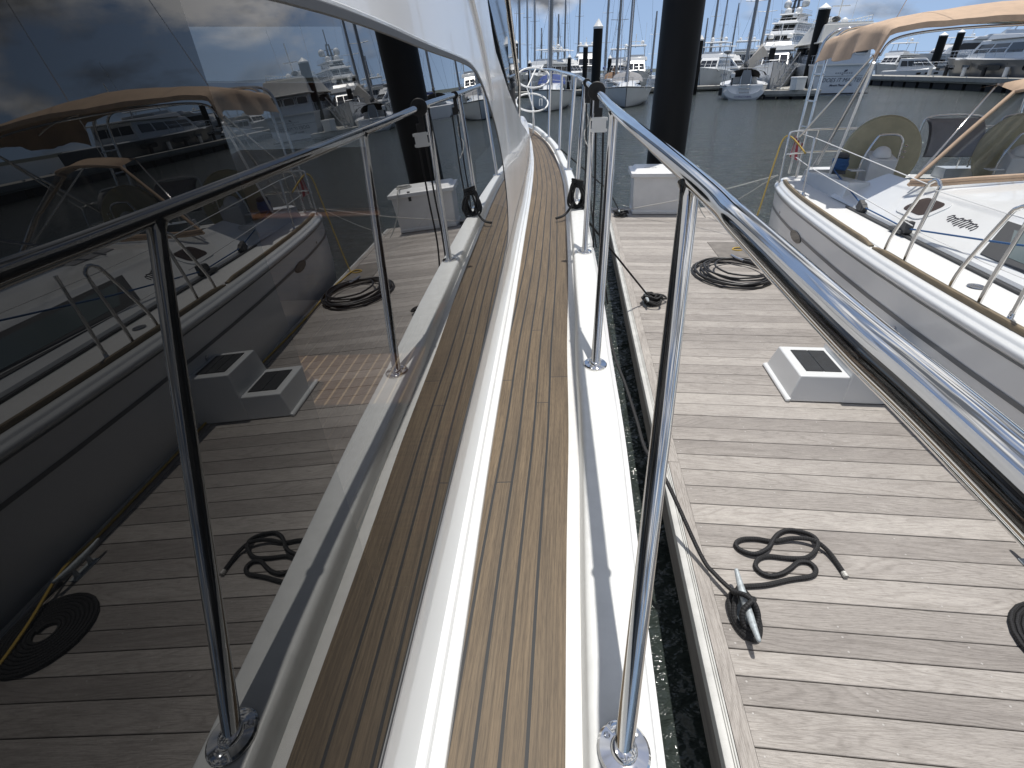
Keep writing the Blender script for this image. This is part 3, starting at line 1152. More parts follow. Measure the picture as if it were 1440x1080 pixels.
# big pile at the end of the dock
p_ = at(935, 228, 10.35)
b = MB()
b.lathe((p_.x, p_.y, -2), [(.335, 0), (.335, 8.0)], 40)
pile_big = b.build('mooring_pile', [PILE], None)
tag(pile_big, 'thick black mooring pile rising behind the white dock box', 'pile')


def pile(px, tip, w, label, r=.29):
    """pile whose cap tip stands at photo pixel (px, tip) and looks w pixels wide"""
    depth = 2 * r * FPX / w
    d = (px - 720) / FPX * RX + (tip - 540) / FPX * DN + FW
    q = at(px, tip, depth * d.y)
    rt = root('mooring_pile', label, 'pile', (q.x, q.y, 0), 0, 'black mooring piles with white caps')
    b = MB()
    b.lathe((0, 0, -2), [(r, 0), (r, q.z + 2 - .5)], 20)
    b.build('sleeve', PILE, rt, local=True)
    b = MB()
    b.lathe((0, 0, q.z - .52), [(r * 1.04, 0), (r * 1.06, .12), (r * .9, .17), (.02, .52)], 20)
    b.build('cap', CAPPILE, rt, local=True, smooth=30)
    return rt


pile(708, 38, 9.5, 'black pile with a white pointed cap seen through the side windscreen of the yacht')
pile(726, 56, 5.2, 'slim black pile with a white cap just right of the side windscreen')
pile(745, 84, 5.2, 'short far black pile with a white cap above the fender basket hoops')
pile(801, 76, 5.4, 'far black pile with a white cap behind the blue sail cover')
pile(824, 59, 6.9, 'second tallest black pile, left beside the tall one beyond the rubber ring')
pile(842, 26, 13.4, 'tall black pile with a white cap beyond the rubber ring on the handrail')
pile(858, 77, 5.6, 'small far black pile with a white cap beside a furled brown sail')
pile(987, 49, 7.5, 'black pile with a white cap just right of the thick mooring pile')
pile(978, 69, 6.2, 'short black pile with a white cap half hidden by the thick mooring pile')
pile(1089, 59, 8.0, 'black pile with a white cap in front of the tiered superyacht')
pile(1162, 4, 16.2, 'big black pile with a white pointed cap in front of the trawler yacht', .55)
pile(1329, 45, 10.8, 'black pile under the tan bimini, left of two, by the grey yacht', .6)
pile(1354, 41, 9.2, 'black pile under the tan bimini, right of two, by the grey yacht', .55)

# dock box
box = root('dock_box', 'white fibreglass dock box with overhanging lid at the far end of the timber dock', 'box', D(1.53, 9.45, DT), PSI)
b = MB()
zb, zt = DT + .004, DT + .63
c0, c1, v0, v1 = 1.0, 2.07, 9.16, 9.70
ins = .035
b.hexa([(c0 + ins, v0 + .03, zb), (c1 - ins, v0 + .03, zb), (c1 - ins, v1 - .03, zb), (c0 + ins, v1 - .03, zb), (c0, v0, zt), (c1, v0, zt), (c1, v1, zt), (c0, v1, zt)])
b.hexa([(c0 + ins - .01, v0 + .012, zb), (c1 - ins + .01, v0 + .012, zb), (c1 - ins + .01, v1 - .01, zb), (c0 + ins - .01, v1 - .01, zb), (c0 + ins - .012, v0 + .010, zb + .06), (c1 - ins + .012, v0 + .010, zb + .06), (c1 - ins + .012, v1 - .01, zb + .06), (c0 + ins - .012, v1 - .01, zb + .06)])
b.build('body', BOXW, box, xf=DOCKM, bevel=.012)
b = MB()
e = .045
b.hexa([(c0 - e, v0 - e, zt - .03), (c1 + e, v0 - e, zt - .03), (c1 + e, v1 + e, zt - .03), (c0 - e, v1 + e, zt - .03), (c0 - e, v0 - e, zt + .035), (c1 + e, v0 - e, zt + .035), (c1 + e, v1 + e, zt + .06), (c0 - e, v1 + e, zt + .06)])
b.hexa([(c0, v0 + .02, zt + .03), (c1, v0 + .02, zt + .03), (c1, v1, zt + .05), (c0, v1, zt + .05), (c0 + .05, v0 + .08, zt + .085), (c1 - .05, v0 + .08, zt + .085), (c1 - .05, v1 - .04, zt + .10), (c0 + .05, v1 - .04, zt + .10)])
lid = b.build('lid', BOXW, box, xf=DOCKM, bevel=.01)
b = MB()
text_mb(b, 'WET SLIP', .05, DOCKM @ frame((1.27, 9.30, zt + .0935), (1, 0, 0), (0, 1, .03)), bold=.001)
b.build('lettering', INK, lid, smooth=0)
b = MB()
b.box((1.74, v0 - .008, zt - .02), (.045, .03, .16))
b.box((1.74, v0 - .03, zt - .05), (.03, .02, .07))
b.build('latch', DKGREY, box, xf=DOCKM, bevel=.004)
b = MB()
for k in range(4):
    for rad in (.13 - .022 * k,):
        b.torus(D(1.86, 9.4, zt + .10 + .016 * (k % 2)), (0, 0, 1), rad, .011, 26)
b.torus(D(1.86, 9.4, zt + .124), (0, .1, 1), .105, .011, 26)
b.tube(spline([D(1.9, 9.27, zt + .10), D(1.92, 9.13, zt + .07), D(1.93, 9.08, zt - .06), D(1.98, 9.0, DT + .35), D(2.1, 8.95, DT + .12), D(2.18, 8.9, DT + .02)], 6), .010, 8)
tag(b.build('line_coil', ROPEW), 'coil of white line lying on the lid of the white dock box', 'rope')

# boarding steps
st = root('boarding_steps', 'white moulded two tread boarding steps with black non slip pads on the dock', 'steps', D(2.0, 3.63, DT), PSI)
zb = DT + .004


def tapered(b, u0, u1, v0, v1, h, bu0, bu1, bv0, bv1, z0):
    b.hexa([(bu0, bv0, z0), (bu1, bv0, z0), (bu1, bv1, z0), (bu0, bv1, z0), (u0, v0, z0 + h), (u1, v0, z0 + h), (u1, v1, z0 + h), (u0, v1, z0 + h)])


b = MB()
tapered(b, 1.675, 2.06, 3.40, 3.87, .195, 1.625, 2.1, 3.362, 3.908, zb)
tapered(b, 2.035, 2.40, 3.415, 3.855, .40, 1.99, 2.44, 3.360, 3.910, zb)
b.hexa([(1.60, 3.352, zb - .001), (1.632, 3.352, zb - .001), (1.632, 3.918, zb - .001), (1.60, 3.918, zb - .001), (1.606, 3.356, zb + .02), (1.640, 3.356, zb + .028), (1.640, 3.914, zb + .028), (1.606, 3.914, zb + .02)])
b.build('body', GEL, st, xf=DOCKM, bevel=.009, segs=3)
PAD = mat('black_grit_pad', (.022, .024, .027), .85, vary=(25, .5), bump=(500, .6, .002))
for (u0, u1, n, z, va, vb) in ((1.735, 1.985, 2, zb + .195, 3.47, 3.80), (2.09, 2.35, 3, zb + .40, 3.475, 3.80)):
    for k in range(n):
        w = (u1 - u0) / n
        b = MB()
        b.box((u0 + w * (k + .5), (va + vb) / 2, z + .0035), (w - .006, vb - va, .004))
        b.build('tread_pad', PAD, st, xf=DOCKM, smooth=0)


def cleat(u, v, L, label, ang=0):
    c = root('dock_cleat', label, 'cleat', D(u, v, DT), PSI + ang, 'galvanised dock cleats')
    b = MB()
    h = .075
    pts = [(0, -L / 2, h + .012), (0, -L * .36, h + .006), (0, -L * .18, h), (0, L * .18, h), (0, L * .36, h + .006), (0, L / 2, h + .012)]
    rads = [.0095, .013, .017, .017, .013, .0095]
    ring = []
    for p, r in zip(pts, rads):
        ring.append([(p[0] + r * math.cos(2 * math.pi * j / 12), p[1], p[2] + r * math.sin(2 * math.pi * j / 12)) for j in range(12)])
    b.grid(ring, closed=True)
    b.ball((0, -L / 2, h + .012), .0095, 8)
    b.ball((0, L / 2, h + .012), .0095, 8)
    b.build('horn', GALV, c, local=True, smooth=60)
    b = MB()
    for s in (-1, 1):
        b.lathe((0, s * L * .16, 0), [(.024, .0), (.024, .006), (.014, .014), (.012, h)], 12)
    b.box((0, 0, .004), (.055, L * .55, .008))
    b.build('foot', GALV, c, local=True, bevel=.002)
    return c


cleat(.825, 1.545, .35, 'galvanised cleat nearest the camera with black line made fast on it')
cleat(.81, 5.20, .30, 'galvanised cleat half buried in a heap of black line, midway along the dock')
cleat(.80, 9.15, .30, 'galvanised cleat at the far corner of the dock beside the white box')

# line made fast on the near cleat, with its tail flaked on the boards
RZ = DT + .0125
tail = [(.83, 1.67), (.86, 1.69), (.97, 1.71), (1.09, 1.75), (1.2, 1.78), (1.235, 1.82), (1.22, 1.86), (1.17, 1.86), (1.12, 1.82), (1.07, 1.785), (1.01, 1.765), (.97, 1.78), (.955, 1.82), (.985, 1.865), (1.04, 1.885), (1.13, 1.88), (1.22, 1.89), (1.28, 1.94), (1.30, 2.0), (1.275, 2.05), (1.2, 2.07), (1.14, 2.045), (1.09, 1.99), (1.04, 1.92), (.97, 1.885), (.91, 1.91), (.895, 1.95), (.935, 1.985), (1.01, 1.995), (1.09, 1.985), (1.19, 2.005), (1.28, 1.99), (1.33, 1.94), (1.352, 1.86), (1.362, 1.76)]
zof = lambda i, n: RZ + (.02 * math.exp(-((i - 17.5) / 1.2) ** 2) + .02 * math.exp(-((i - 31) / 1.2) ** 2) + .018 * math.exp(-((i - 23) / 1.2) ** 2))
ml = root('mooring_line', 'black mooring line on the nearest cleat with its tail flaked in loops on the boards', 'rope', D(.83, 1.6, DT), PSI, 'black mooring lines of the yacht')
b = MB()
pts = spline([D(u, v, zof(i, len(tail))) for i, (u, v) in enumerate(tail)], 6)
b.tube(pts[:-3], .0115, 10)
b.build('tail', ROPEB, ml)
b = MB()
b.tube([pts[-5] * .5 + pts[-4] * .5, pts[-3]], .0122, 10)
b.build('whipping', ROPEW, ml)
b = MB()
cz = DT + .075
fig = [(.83, 1.67, RZ), (.842, 1.655, RZ + .03), (.86, 1.60, cz - .02), (.858, 1.56, cz + .02), (.83, 1.53, cz + .034), (.795, 1.50, cz + .012), (.80, 1.465, cz - .03), (.835, 1.452, cz - .035), (.862, 1.49, cz - .01), (.85, 1.53, cz + .028), (.82, 1.565, cz + .036), (.79, 1.60, cz + .006), (.80, 1.635, cz - .03), (.836, 1.636, cz - .03), (.866, 1.585, cz - .02), (.871, 1.52, cz - .03), (.862, 1.46, cz - .045), (.828, 1.437, cz - .05), (.79, 1.47, cz - .05), (.778, 1.53, cz - .045), (.80, 1.6, cz - .02), (.822, 1.645, cz - .01)]
b.tube(spline([D(*p) for p in fig], 7), .0115, 10)
fig2 = [(.84, 1.63, cz - .045), (.875, 1.57, cz - .05), (.878, 1.49, cz - .055), (.85, 1.425, cz - .06), (.80, 1.44, cz - .062), (.772, 1.51, cz - .06), (.775, 1.6, cz - .05), (.81, 1.65, cz - .045)]
b.tube(spline([D(*p) for p in fig2], 7, closed=True), .0115, 10, closed=True)
b.build('hitches', ROPEB, ml)
b = MB()
run = [D(.80, 1.63, cz - .03), D(.742, 1.73, DT + .035), D(.69, 1.84, DT + .05)]
for px, py, Y in ((935, 672, 2.12), (908, 633, 2.45), (895, 590, 2.75), (879, 540, 3.1), (864, 500, 3.45), (850, 440, 3.9)):
    run.append(at(px, py, Y))
run.append(Vector((.64, 4.3, 1.50)))
b.tube(spline(run, 8), .0105, 8)
b.build('standing_part', ROPEB, ml)


def heap(u, v, n, r, seed, z=DT):
    b = MB()
    q = random.Random(seed)
    for k in range(n):
        c = Vector((u + q.uniform(-.05, .05), v + q.uniform(-.06, .06), z + .012 + .011 * k * .55))
        rx, ry, ph = q.uniform(.5, 1) * r, q.uniform(.35, .8) * r, q.uniform(0, 3)
        pts = []
        for i in range(18):
            a = 2 * math.pi * i / 18
            x, y = rx * math.cos(a), ry * math.sin(a) * (1 + .3 * math.sin(a))
            pts.append(DOCKM @ (c + Vector((x * math.cos(ph) - y * math.sin(ph), x * math.sin(ph) + y * math.cos(ph), .022 * abs(math.sin(1.5 * a + ph))))))
        b.tube(pts, .0108, 8, closed=True)
    return b


hp = heap(.895, 5.2, 11, .11, 4)
q_ = [D(.82, 5.22, DT + .08), D(.75, 5.35, DT + .30)] + [Vector((.64, 4.42, 1.515))]
hp.tube([D(.82, 5.22, DT + .09), Vector((.64, 4.43, 1.515))], .0095, 8)
tag(hp.build('mooring_line', ROPEB), 'heap of black mooring line on the cleat midway along the timber dock', 'rope', 'black mooring lines of the yacht')
hp = heap(.86, 9.06, 10, .13, 9)
hp.tube([D(.81, 9.13, DT + .07), D(.62, 9.3, .82), Vector((.745, 7.6, 1.66))], .0095, 8)
tag(hp.build('mooring_line', ROPEB), 'tangle of black mooring line at the far dock corner beside the dock box', 'rope', 'black mooring lines of the yacht')

# black hose coil
b = MB()
q = random.Random(11)
loops = [(1.92, 6.17, .45, .53), (1.90, 6.15, .44, .51), (1.94, 6.18, .40, .47), (1.97, 6.2, .36, .43), (2.02, 6.22, .31, .37), (1.93, 6.14, .43, .50), (1.88, 6.12, .40, .46), (2.04, 6.24, .30, .33)]
pts = []
for k, (u, v, ru, rv) in enumerate(loops):
    for i in range(24):
        a = 2 * math.pi * i / 24
        f = i / 24
        nu, nv, nru, nrv = loops[min(k + 1, len(loops) - 1)]
        uu, vv, au, av = u + (nu - u) * f, v + (nv - v) * f, ru + (nru - ru) * f, rv + (nrv - rv) * f
        pts.append(D(uu + au * math.cos(a), vv + av * math.sin(a), DT + .014 + .0075 * k + .008 * abs(math.sin(3 * a + k))))
b.tube(pts, .0115, 8)
hose = root('hose_coil', 'loose coil of black hose lying on the dock boards', 'hose', D(1.95, 6.17, DT), PSI)
b.build('hose', HOSE, hose)
b = MB()
b.tube([D(2.0, 6.6, DT + .10), D(2.05, 6.54, DT + .085), D(2.12, 6.48, DT + .07)], .014, 10)
b.build('nozzle', STEELD, hose)

# flat spiral of black line by the near right edge
b = MB()
pts = []
for i in range(24 * 9):
    a = 2 * math.pi * i / 24
    r_ = .052 + .0205 * (i / 24)
    pts.append(D(2.155 + r_ * math.cos(a), 1.50 + r_ * math.sin(a), DT + .0115))
b.tube(pts, .0105, 8)
b.tube(spline([D(2.37, 1.52, DT + .012), D(2.35, 1.62, DT + .016), D(2.28, 1.78, DT + .05)], 6), .0105, 8)
tag(b.build('flat_coil', ROPEB), 'flat spiral mat of black line at the right edge of the dock boards', 'rope')
cleat(2.27, 1.90, .30, 'galvanised cleat by the flat spiral of black line', .1)


def on_u(px, py, u):
    """world point on the plane a distance u across from the dock frame origin, seen at a photo pixel"""
    d = (px - 720) / FPX * RX + (py - 540) / FPX * DN + FW
    ex = Vector((math.cos(PSI), math.sin(PSI), 0))
    p = d * (u / d.dot(ex))
    return Vector((p.x, p.y, p.z + CAMZ))


# ------------------------------------------------------------------ neighbouring sailing boat, stern away from us
UA = 4.40
HB = smooth_interp([(-4.6, .02), (-4.0, .25), (-3, .75), (-1.5, 1.35), (0, 1.72), (1.5, 1.92), (3, 2.02), (4.5, 2.03), (6, 1.95), (6.8, 1.87), (7.4, 1.77), (7.75, 1.66), (7.95, 1.5), (8.0, 1.36)])
SH = lambda v: 1.225 + max(0, (1 - v)) ** 2 * .008
sb = root('sailing_boat', 'sailing boat with pale grey hull, brown toe rail and tan bimini beside the timber dock', 'sailboat', D(UA, 3, 0), PSI)
vs_ = [-4.6, -4.3, -4, -3.5, -3, -2.4, -1.8, -1.2, -.6, 0, .6, 1.2, 1.8, 2.4, 3, 3.6, 4.2, 4.8, 5.4, 6, 6.4, 6.8, 7.1, 7.4, 7.6, 7.75, 7.87, 7.95, 8.0]


def hull_rows(b, prof, side):
    rows = [[] for _ in prof]
    for v in vs_:
        w = HB(v)
        for k, (du, z) in enumerate(prof):
            zz = z if k >= len(prof) - 3 else SH(v) - 1.225 + z
            rows[k].append((UA + side * (max(w - du * min(1, w / .5), .004)), v, zz))
    b.grid(rows, flip=(side > 0))
    return rows


b = MB()
for sd_ in (-1, 1):
    r1 = hull_rows(b, [(.018, 1.165), (.024, 1.10), (.030, 1.0), (.036, .8), (.05, .5), (.10, .2), (.26, -.05), (.8, -.4)], sd_)
    tr = [r[-1] for r in r1]
    if sd_ < 0:
        tl = tr
    else:
        b.grid([tl, tr], flip=True)
b.build('hull', HULLG, sb, xf=DOCKM, smooth=50)
b = MB()
for sd_ in (-1, 1):
    hull_rows(b, [(.016, 1.165), (.004, 1.170), (.0, 1.18), (.0, 1.20), (.010, 1.213), (.030, 1.218), (.036, 1.226), (.040, 1.236), (.052, 1.246), (.085, 1.25), (.09, 1.25), (.095, 1.25)][:12], sd_)
b.build('rubbing_strake', GEL, sb, xf=DOCKM, smooth=50)
b = MB()
for sd_ in (-1, 1):
    hull_rows(b, [(.0295, 1.105), (.0285, 1.098), (.0292, 1.09), (.03, 1.085)][:4], sd_)
STRIPE = mat('grey_stripe_and_shadow', (.16, .165, .17), .3)
rows = [[], []]
for v in vs_:
    w = HB(v)
    for k, z in enumerate((.968, .936)):
        rows[k].append((UA - w + (.027 if k == 0 else .0275), v, z + SH(v) - 1.225))
b = MB()
b.grid(rows)
rows = [[], []]  # dark strip below the strake, stands in for its shadow
for v in vs_:
    for k, z in enumerate((1.158, 1.144)):
        rows[k].append((UA - HB(v) + (.0135 if k == 0 else .0155), v, z + SH(v) - 1.225))
b.grid(rows)
b.build('cove_stripe_and_shadow', STRIPE, sb, xf=DOCKM)
WOODR = mat('varnished_toe_rail', (.175, .135, .082), .5, vary=(12, .3, (8, 1, 8)))
for (va, vb) in ((-4.2, .6), (.63, 4.50), (4.56, 7.62)):
    b = MB()
    rows = [[] for _ in range(6)]
    n_ = 22
    for i in range(n_ + 1):
        v = va + (vb - va) * i / n_
        w = HB(v)
        tpr = .4 if i in (0, n_) else 1
        for k, (du, z) in enumerate(((.094, 0), (.094, .022), (.102, .032), (.130, .032), (.138, .022), (.138, 0))):
            rows[k].append((UA - max(w - du, .01), v, SH(v) + .026 + z * tpr))
    b.grid(rows)
    b.add([r[0] for r in rows], [tuple(range(5, -1, -1))])
    b.add([r[-1] for r in rows], [tuple(range(6))])
    b.build('toe_rail', WOODR, sb, xf=DOCKM, smooth=40)
b = MB()
rows = [[] for _ in range(8)]
for i in range(23):
    v = -4.2 + (7.62 + 4.2) * i / 22
    for k, (du, z) in enumerate(((.094, 0), (.094, .022), (.102, .032), (.130, .032), (.138, .022), (.138, 0), (.144, 0), (.144, 0))):
        rows[k].append((UA + max(HB(v) - du, .01), v, SH(v) + .026 + z))
b.grid(rows, flip=True)
b.build('toe_rail', WOODR, sb, xf=DOCKM, smooth=40)
# deck: side decks, foredeck, stern; open over the cockpit
CV0, CV1, CU = 5.62, 7.62, 1.28
b = MB()
for sd_ in (-1, 1):
    rows = [[], []]
    for v in vs_:
        w = HB(v)
        inn = CU if CV0 < v < CV1 else 0
        rows[0].append((UA + sd_ * max(w - .09, .003), v, SH(v) + .022))
        rows[1].append((UA + sd_ * min(inn, max(w - .1, 0)), v, SH(v) + .03))
    b.grid(rows, flip=(sd_ > 0))
b.build('deck', NONSKID, sb, xf=DOCKM, smooth=0)
# cabin trunk: (offset from axis, z) section, tapering forward
b = MB()
tv = [-2.3, -2.0, -1.4, -.5, .5, 1.5, 2.5, 3.5, 4.5, 5.1, 5.6, 6.1, 6.52]
rows = [[] for _ in range(10)]
for v in tv:
    k_ = min(1, max(.22, (v + 2.6) / 3.6))
    hgt = min(1, max(.06, (v + 2.35) / 1.6))
    aft = max(0, v - 6.1) / .42
    sec = [(1.46, 1.262), (1.45, 1.285), (1.40, 1.31), (1.18, 1.43), (1.02, 1.515), (.985, 1.53), (.9, 1.55), (.45, 1.60), (.2, 1.62), (0, 1.625)]
    for k, (w, z) in enumerate(sec):
        rows[k].append((w * k_, v + (.30 * (1.46 - w) * -1 if v > 6.5 else 0), 1.262 + (z - 1.262) * hgt))
Lr = [[(UA - w, v, z) for w, v, z in r] for r in rows]
Rr = [[(UA + w, v, z) for w, v, z in r] for r in rows]
# the roof is only closed forward of the cockpit
nf = tv.index(5.6)
b.grid([r for r in Lr[:6]])
b.grid([r for r in Rr[:6]], flip=True)
b.grid([r[:nf + 1] for r in Lr[5:]])
b.grid([r[:nf + 1] for r in Rr[5:]], flip=True)
b.add([r[0] for r in Lr] + [r[0] for r in reversed(Rr)], [tuple(range(20))])
b.add([r[nf] for r in Lr[5:]] + [r[nf] for r in reversed(Rr[5:])] + [(UA + .97, 5.6, .95), (UA - .97, 5.6, .95)], [tuple(range(12))])
# cockpit coamings, aft ends and inner faces
for sd_ in (-1, 1):
    x = lambda o: UA + sd_ * o
    ends = [r[-1] for r in (Lr if sd_ < 0 else Rr)[:6]]
    b.add(ends + [(x(.96), 6.45, 1.262)], [tuple(range(7))])
    b.add([(x(.985), 5.6, 1.53), (x(.985), 6.38, 1.53), (x(.97), 6.45, .95), (x(.97), 5.6, .95)], [(0, 1, 2, 3)])
    # low coaming aft
    b.hexa([(x(1.44), 6.3, 1.25), (x(1.15), 6.3, 1.25), (x(1.12), 7.62, 1.25), (x(1.40), 7.62, 1.25), (x(1.40), 6.3, 1.45), (x(1.19), 6.3, 1.45), (x(1.16), 7.58, 1.36), (x(1.34), 7.58, 1.36)])
    b.hexa([(x(1.40), 7.62, 1.24), (x(.35), 7.62, 1.24), (x(.35), 7.9, 1.24), (x(1.25), 7.9, 1.24), (x(1.36), 7.64, 1.38), (x(.35), 7.64, 1.38), (x(.35), 7.86, 1.38), (x(1.2), 7.86, 1.38)])
b.build('cabin_trunk', GEL, sb, xf=DOCKM, smooth=30)
b = MB()
b.box((UA, 6.62, .93), (2.56, 2.05, .04))
for sd_ in (-1, 1):
    b.box((UA + sd_ * 1.02, 6.2, 1.10), (.5, 1.2, .32))
    b.box((UA + sd_ * 1.27, 6.62, 1.1), (.03, 2.0, .34))
b.box((UA, 6.35, 1.10), (.28, .9, .32))
b.build('cockpit', GEL, sb, xf=DOCKM, bevel=.02)


def side_pt(v, s, off=0.0):
    """point on the sloping port-side face of the trunk, s from its foot to its top edge"""
    a, c = Vector((UA - 1.40, v, 1.31)), Vector((UA - 1.02, v, 1.515))
    n_ = Vector((-.205, 0, .38)).normalized()
    return a.lerp(c, s) + n_ * off


for va, vb, sl in ((4.12, 1.3, .30),):
    b = MB()
    P = [side_pt(va, .06), side_pt(va + sl, .88), side_pt(vb + .1, .95), side_pt(vb - .2, .1)]
    n_ = Vector((-.205, 0, .38)).normalized()
    b.poly([p + n_ * .001 for p in P], n_ * .007)
    wf = b.build('cabin_window', DKGREY, sb, xf=DOCKM, smooth=0, bevel=.003)
    b = MB()
    P = [side_pt(va - .17, .2), side_pt(va + sl - .17, .74), side_pt(vb + .2, .8), side_pt(vb, .24)]
    b.poly([p + n_ * .006 for p in P], n_ * .004)
    b.build('pane', mat('grey_acrylic', (.10, .13, .135), .05), wf, xf=DOCKM, smooth=0)
b = MB()
n_ = Vector((-.205, 0, .38)).normalized()


def rrect(v0, v1, s0, s1, r=.06, off=.0):
    out = []
    for (cv, cs, a0) in ((v1, s1, 0), (v0, s1, 90), (v0, s0, 180), (v1, s0, 270)):
        for k in range(5):
            a = RAD(a0 + 22.5 * k)
            sv = 1 if cv == v1 else -1
            ss = 1 if cs == s1 else -1
            out.append(side_pt(cv - sv * r + r * math.cos(a), cs - ss * r / .43 + r / .43 * math.sin(a), off))
    return out


b.poly(rrect(5.02, 5.46, .16, .86, .09), n_ * .012)
pt = b.build('port_light', GEL, sb, xf=DOCKM, smooth=0, bevel=.004)
b = MB()
b.poly(rrect(5.07, 5.40, .27, .76, .06, .011), n_ * .004)
b.build('pane', mat('smoked_port', (.06, .05, .05), .08), pt, xf=DOCKM, smooth=0)
# model script on the cabin side: a hand lettered flourish
b = MB()
sx = side_pt(4.82, .52, .003)
pts = []
for i in range(70):
    t_ = i / 69
    v = 4.86 - .36 * t_
    s_ = .50 + .10 * math.sin(t_ * 62) * (1 - .25 * math.sin(t_ * 9)) + .02 * math.sin(t_ * 25)
    pts.append(side_pt(v + .012 * math.cos(t_ * 62), s_, .004))
b.tube(pts, .0042, 5)
b.build('script_lettering', INK, sb, xf=DOCKM)
# jib car track and deck fill
b = MB()
b.box((UA - 1.50, 4.2, 1.262), (.032, 3.6, .014))
b.build('car_track', DKGREY, sb, xf=DOCKM, smooth=0)
b = MB()
b.lathe((UA - 1.68, 3.62, 1.253), [(.052, 0), (.05, .005), (.036, .006), (.034, .003), (.002, .004)], 20)
b.build('deck_filler', STEELD, sb, xf=DOCKM)
# hull port and skin fitting
b = MB()
hp_ = lambda v, z, off=.0: Vector((UA - HB(v) + .036 - off, v, z))
out = []
for i in range(20):
    a = 2 * math.pi * i / 20
    out.append(hp_(6.05 + .19 * math.cos(a), .93 + .055 * math.sin(a)))
b.poly(out, (-.014, 0, 0))
b.build('hull_port', GLASSD, sb, xf=DOCKM, smooth=0)
b = MB()
b.lathe(hp_(3.75, .87), [(.0, .012), (.022, .010), (.024, 0)][::-1], 12, axis=(-1, 0, 0))
b.build('skin_fitting', STEELD, sb, xf=DOCKM)
b = MB()
b.lathe(hp_(6.9, 1.0), [(.016, 0), (.015, .01), (0, .011)], 12, axis=(-1, 0, 0))
b.build('skin_fitting', STEELD, sb, xf=DOCKM)
# stanchions, gates, pushpit, lifelines
invD = DOCKM.inverted()


def uvz(p):
    return invD @ p


sxp = []
for v, lean in ((6.62, .18), (3.05, .0), (.9, 0), (-1.2, 0)):
    b = MB()
    w = UA - HB(v) + .17
    b.tube([(w, v, 1.25), (w + .015, v + lean * .6, 1.86)], .0125, 10)
    b.lathe((w, v, 1.25), [(.035, 0), (.033, .008), (.016, .02), (.014, .06)], 14)
    b.build('stanchion', STEEL, sb, xf=DOCKM, smooth=60)
for v in (4.30, 3.45, 2.0):
    w = UA - HB(v) + .17
    b = MB()
    b.tube(spline([(w, v + .14, 1.25), (w + .005, v + .115, 1.40), (w + .03, v - .03, 1.76), (w + .034, v - .075, 1.815), (w + .036, v - .12, 1.835), (w + .036, v - .16, 1.815), (w + .034, v - .175, 1.76), (w + .006, v - .155, 1.42), (w, v - .15, 1.25)], 5), .0135, 12)
    b.build('gate_stanchion', STEEL, sb, xf=DOCKM, smooth=60)
for sd_ in (-1, 1):
    b = MB()
    c = lambda o, v, z: (UA + sd_ * o, v, z)
    b.tube(spline([c(1.72, 7.45, 1.25), c(1.71, 7.50, 1.75), c(1.69, 7.55, 1.81), c(1.6, 7.68, 1.83), c(1.2, 7.92, 1.83), c(.7, 8.0, 1.83)], 6), .0125, 10)
    b.tube(spline([c(1.715, 7.5, 1.55), c(1.6, 7.7, 1.56), c(1.2, 7.92, 1.56), c(.7, 8.0, 1.56)], 5), .0125, 10)
    b.tube([c(1.22, 7.92, 1.25), c(1.2, 7.92, 1.83)], .0125, 10)
    b.tube([c(.7, 8.0, 1.25), c(.7, 8.0, 1.83)], .0125, 10)
    b.build('pushpit', STEEL, sb, xf=DOCKM, smooth=60)
for z0, z1 in ((1.82, 1.855), (1.55, 1.56)):
    b = MB()
    w = lambda v: UA - HB(v) + .18
    b.tube([(w(7.5), 7.5, z0), (w(6.62) + .012, 6.7, z1 - .004), (w(4.3) + .01, 4.24, z1 - .06)], .0045, 6)
    b.tube([(w(4.2) + .01, 4.14, z1 - .08), (w(3.45) + .01, 3.4, z1 - .08), (w(.9), .9, z1 - .06), (w(-1.2), -1.2, z1)], .0025, 6)
    b.build('lifeline', WHITEP if z0 > 1 else STEEL, sb, xf=DOCKM)
# helm pedestals, compass, wheels under covers
for sd_ in (-1, 1):
    u = UA + sd_ * .76
    b = MB()
    b.hexa([(u - .14, 7.02, .95), (u + .14, 7.02, .95), (u + .14, 7.25, .95), (u - .14, 7.25, .95), (u - .15, 6.98, 1.58), (u + .15, 6.98, 1.58), (u + .13, 7.2, 1.66), (u - .13, 7.2, 1.66)])
    b.box((u - .25, 7.05, 1.46), (.16, .12, .02))
    ped = b.build('pedestal', GEL, sb, xf=DOCKM, bevel=.025)
    b = MB()
    b.ball((u, 7.09, 1.62), .098, 18, 1.0, -.2)
    b.build('compass', WHITEP, ped, xf=DOCKM, smooth=60)
    b = MB()
    b.tube(spline([(u - .20, 7.10, 1.25), (u - .19, 7.10, 1.55), (u - .10, 7.1, 1.80), (u - .04, 7.1, 1.835), (u + .1, 7.1, 1.835), (u + .17, 7.1, 1.80), (u + .20, 7.1, 1.70), (u + .20, 7.1, 1.25)], 5), .014, 10)
    for dz in (1.60, 1.66, 1.72):
        b.ball((u + .225, 7.06, dz), .022, 8, .6)
    b.build('pedestal_guard', STEEL, ped, xf=DOCKM, smooth=60)
    b = MB()
    b.lathe((u + .12, 7.36, 1.59), [(.40, -.032), (.428, -.02), (.436, 0), (.428, .02), (.40, .032), (.2, .03), (.001, .034)], 48, axis=(-.12, -1, .10))
    b.lathe((u + .12, 7.36, 1.59), [(.001, -.036), (.25, -.034), (.40, -.032)], 48, axis=(-.12, -1, .10))
    b.build('wheel_cover', OLIVE, sb, xf=DOCKM, smooth=50)
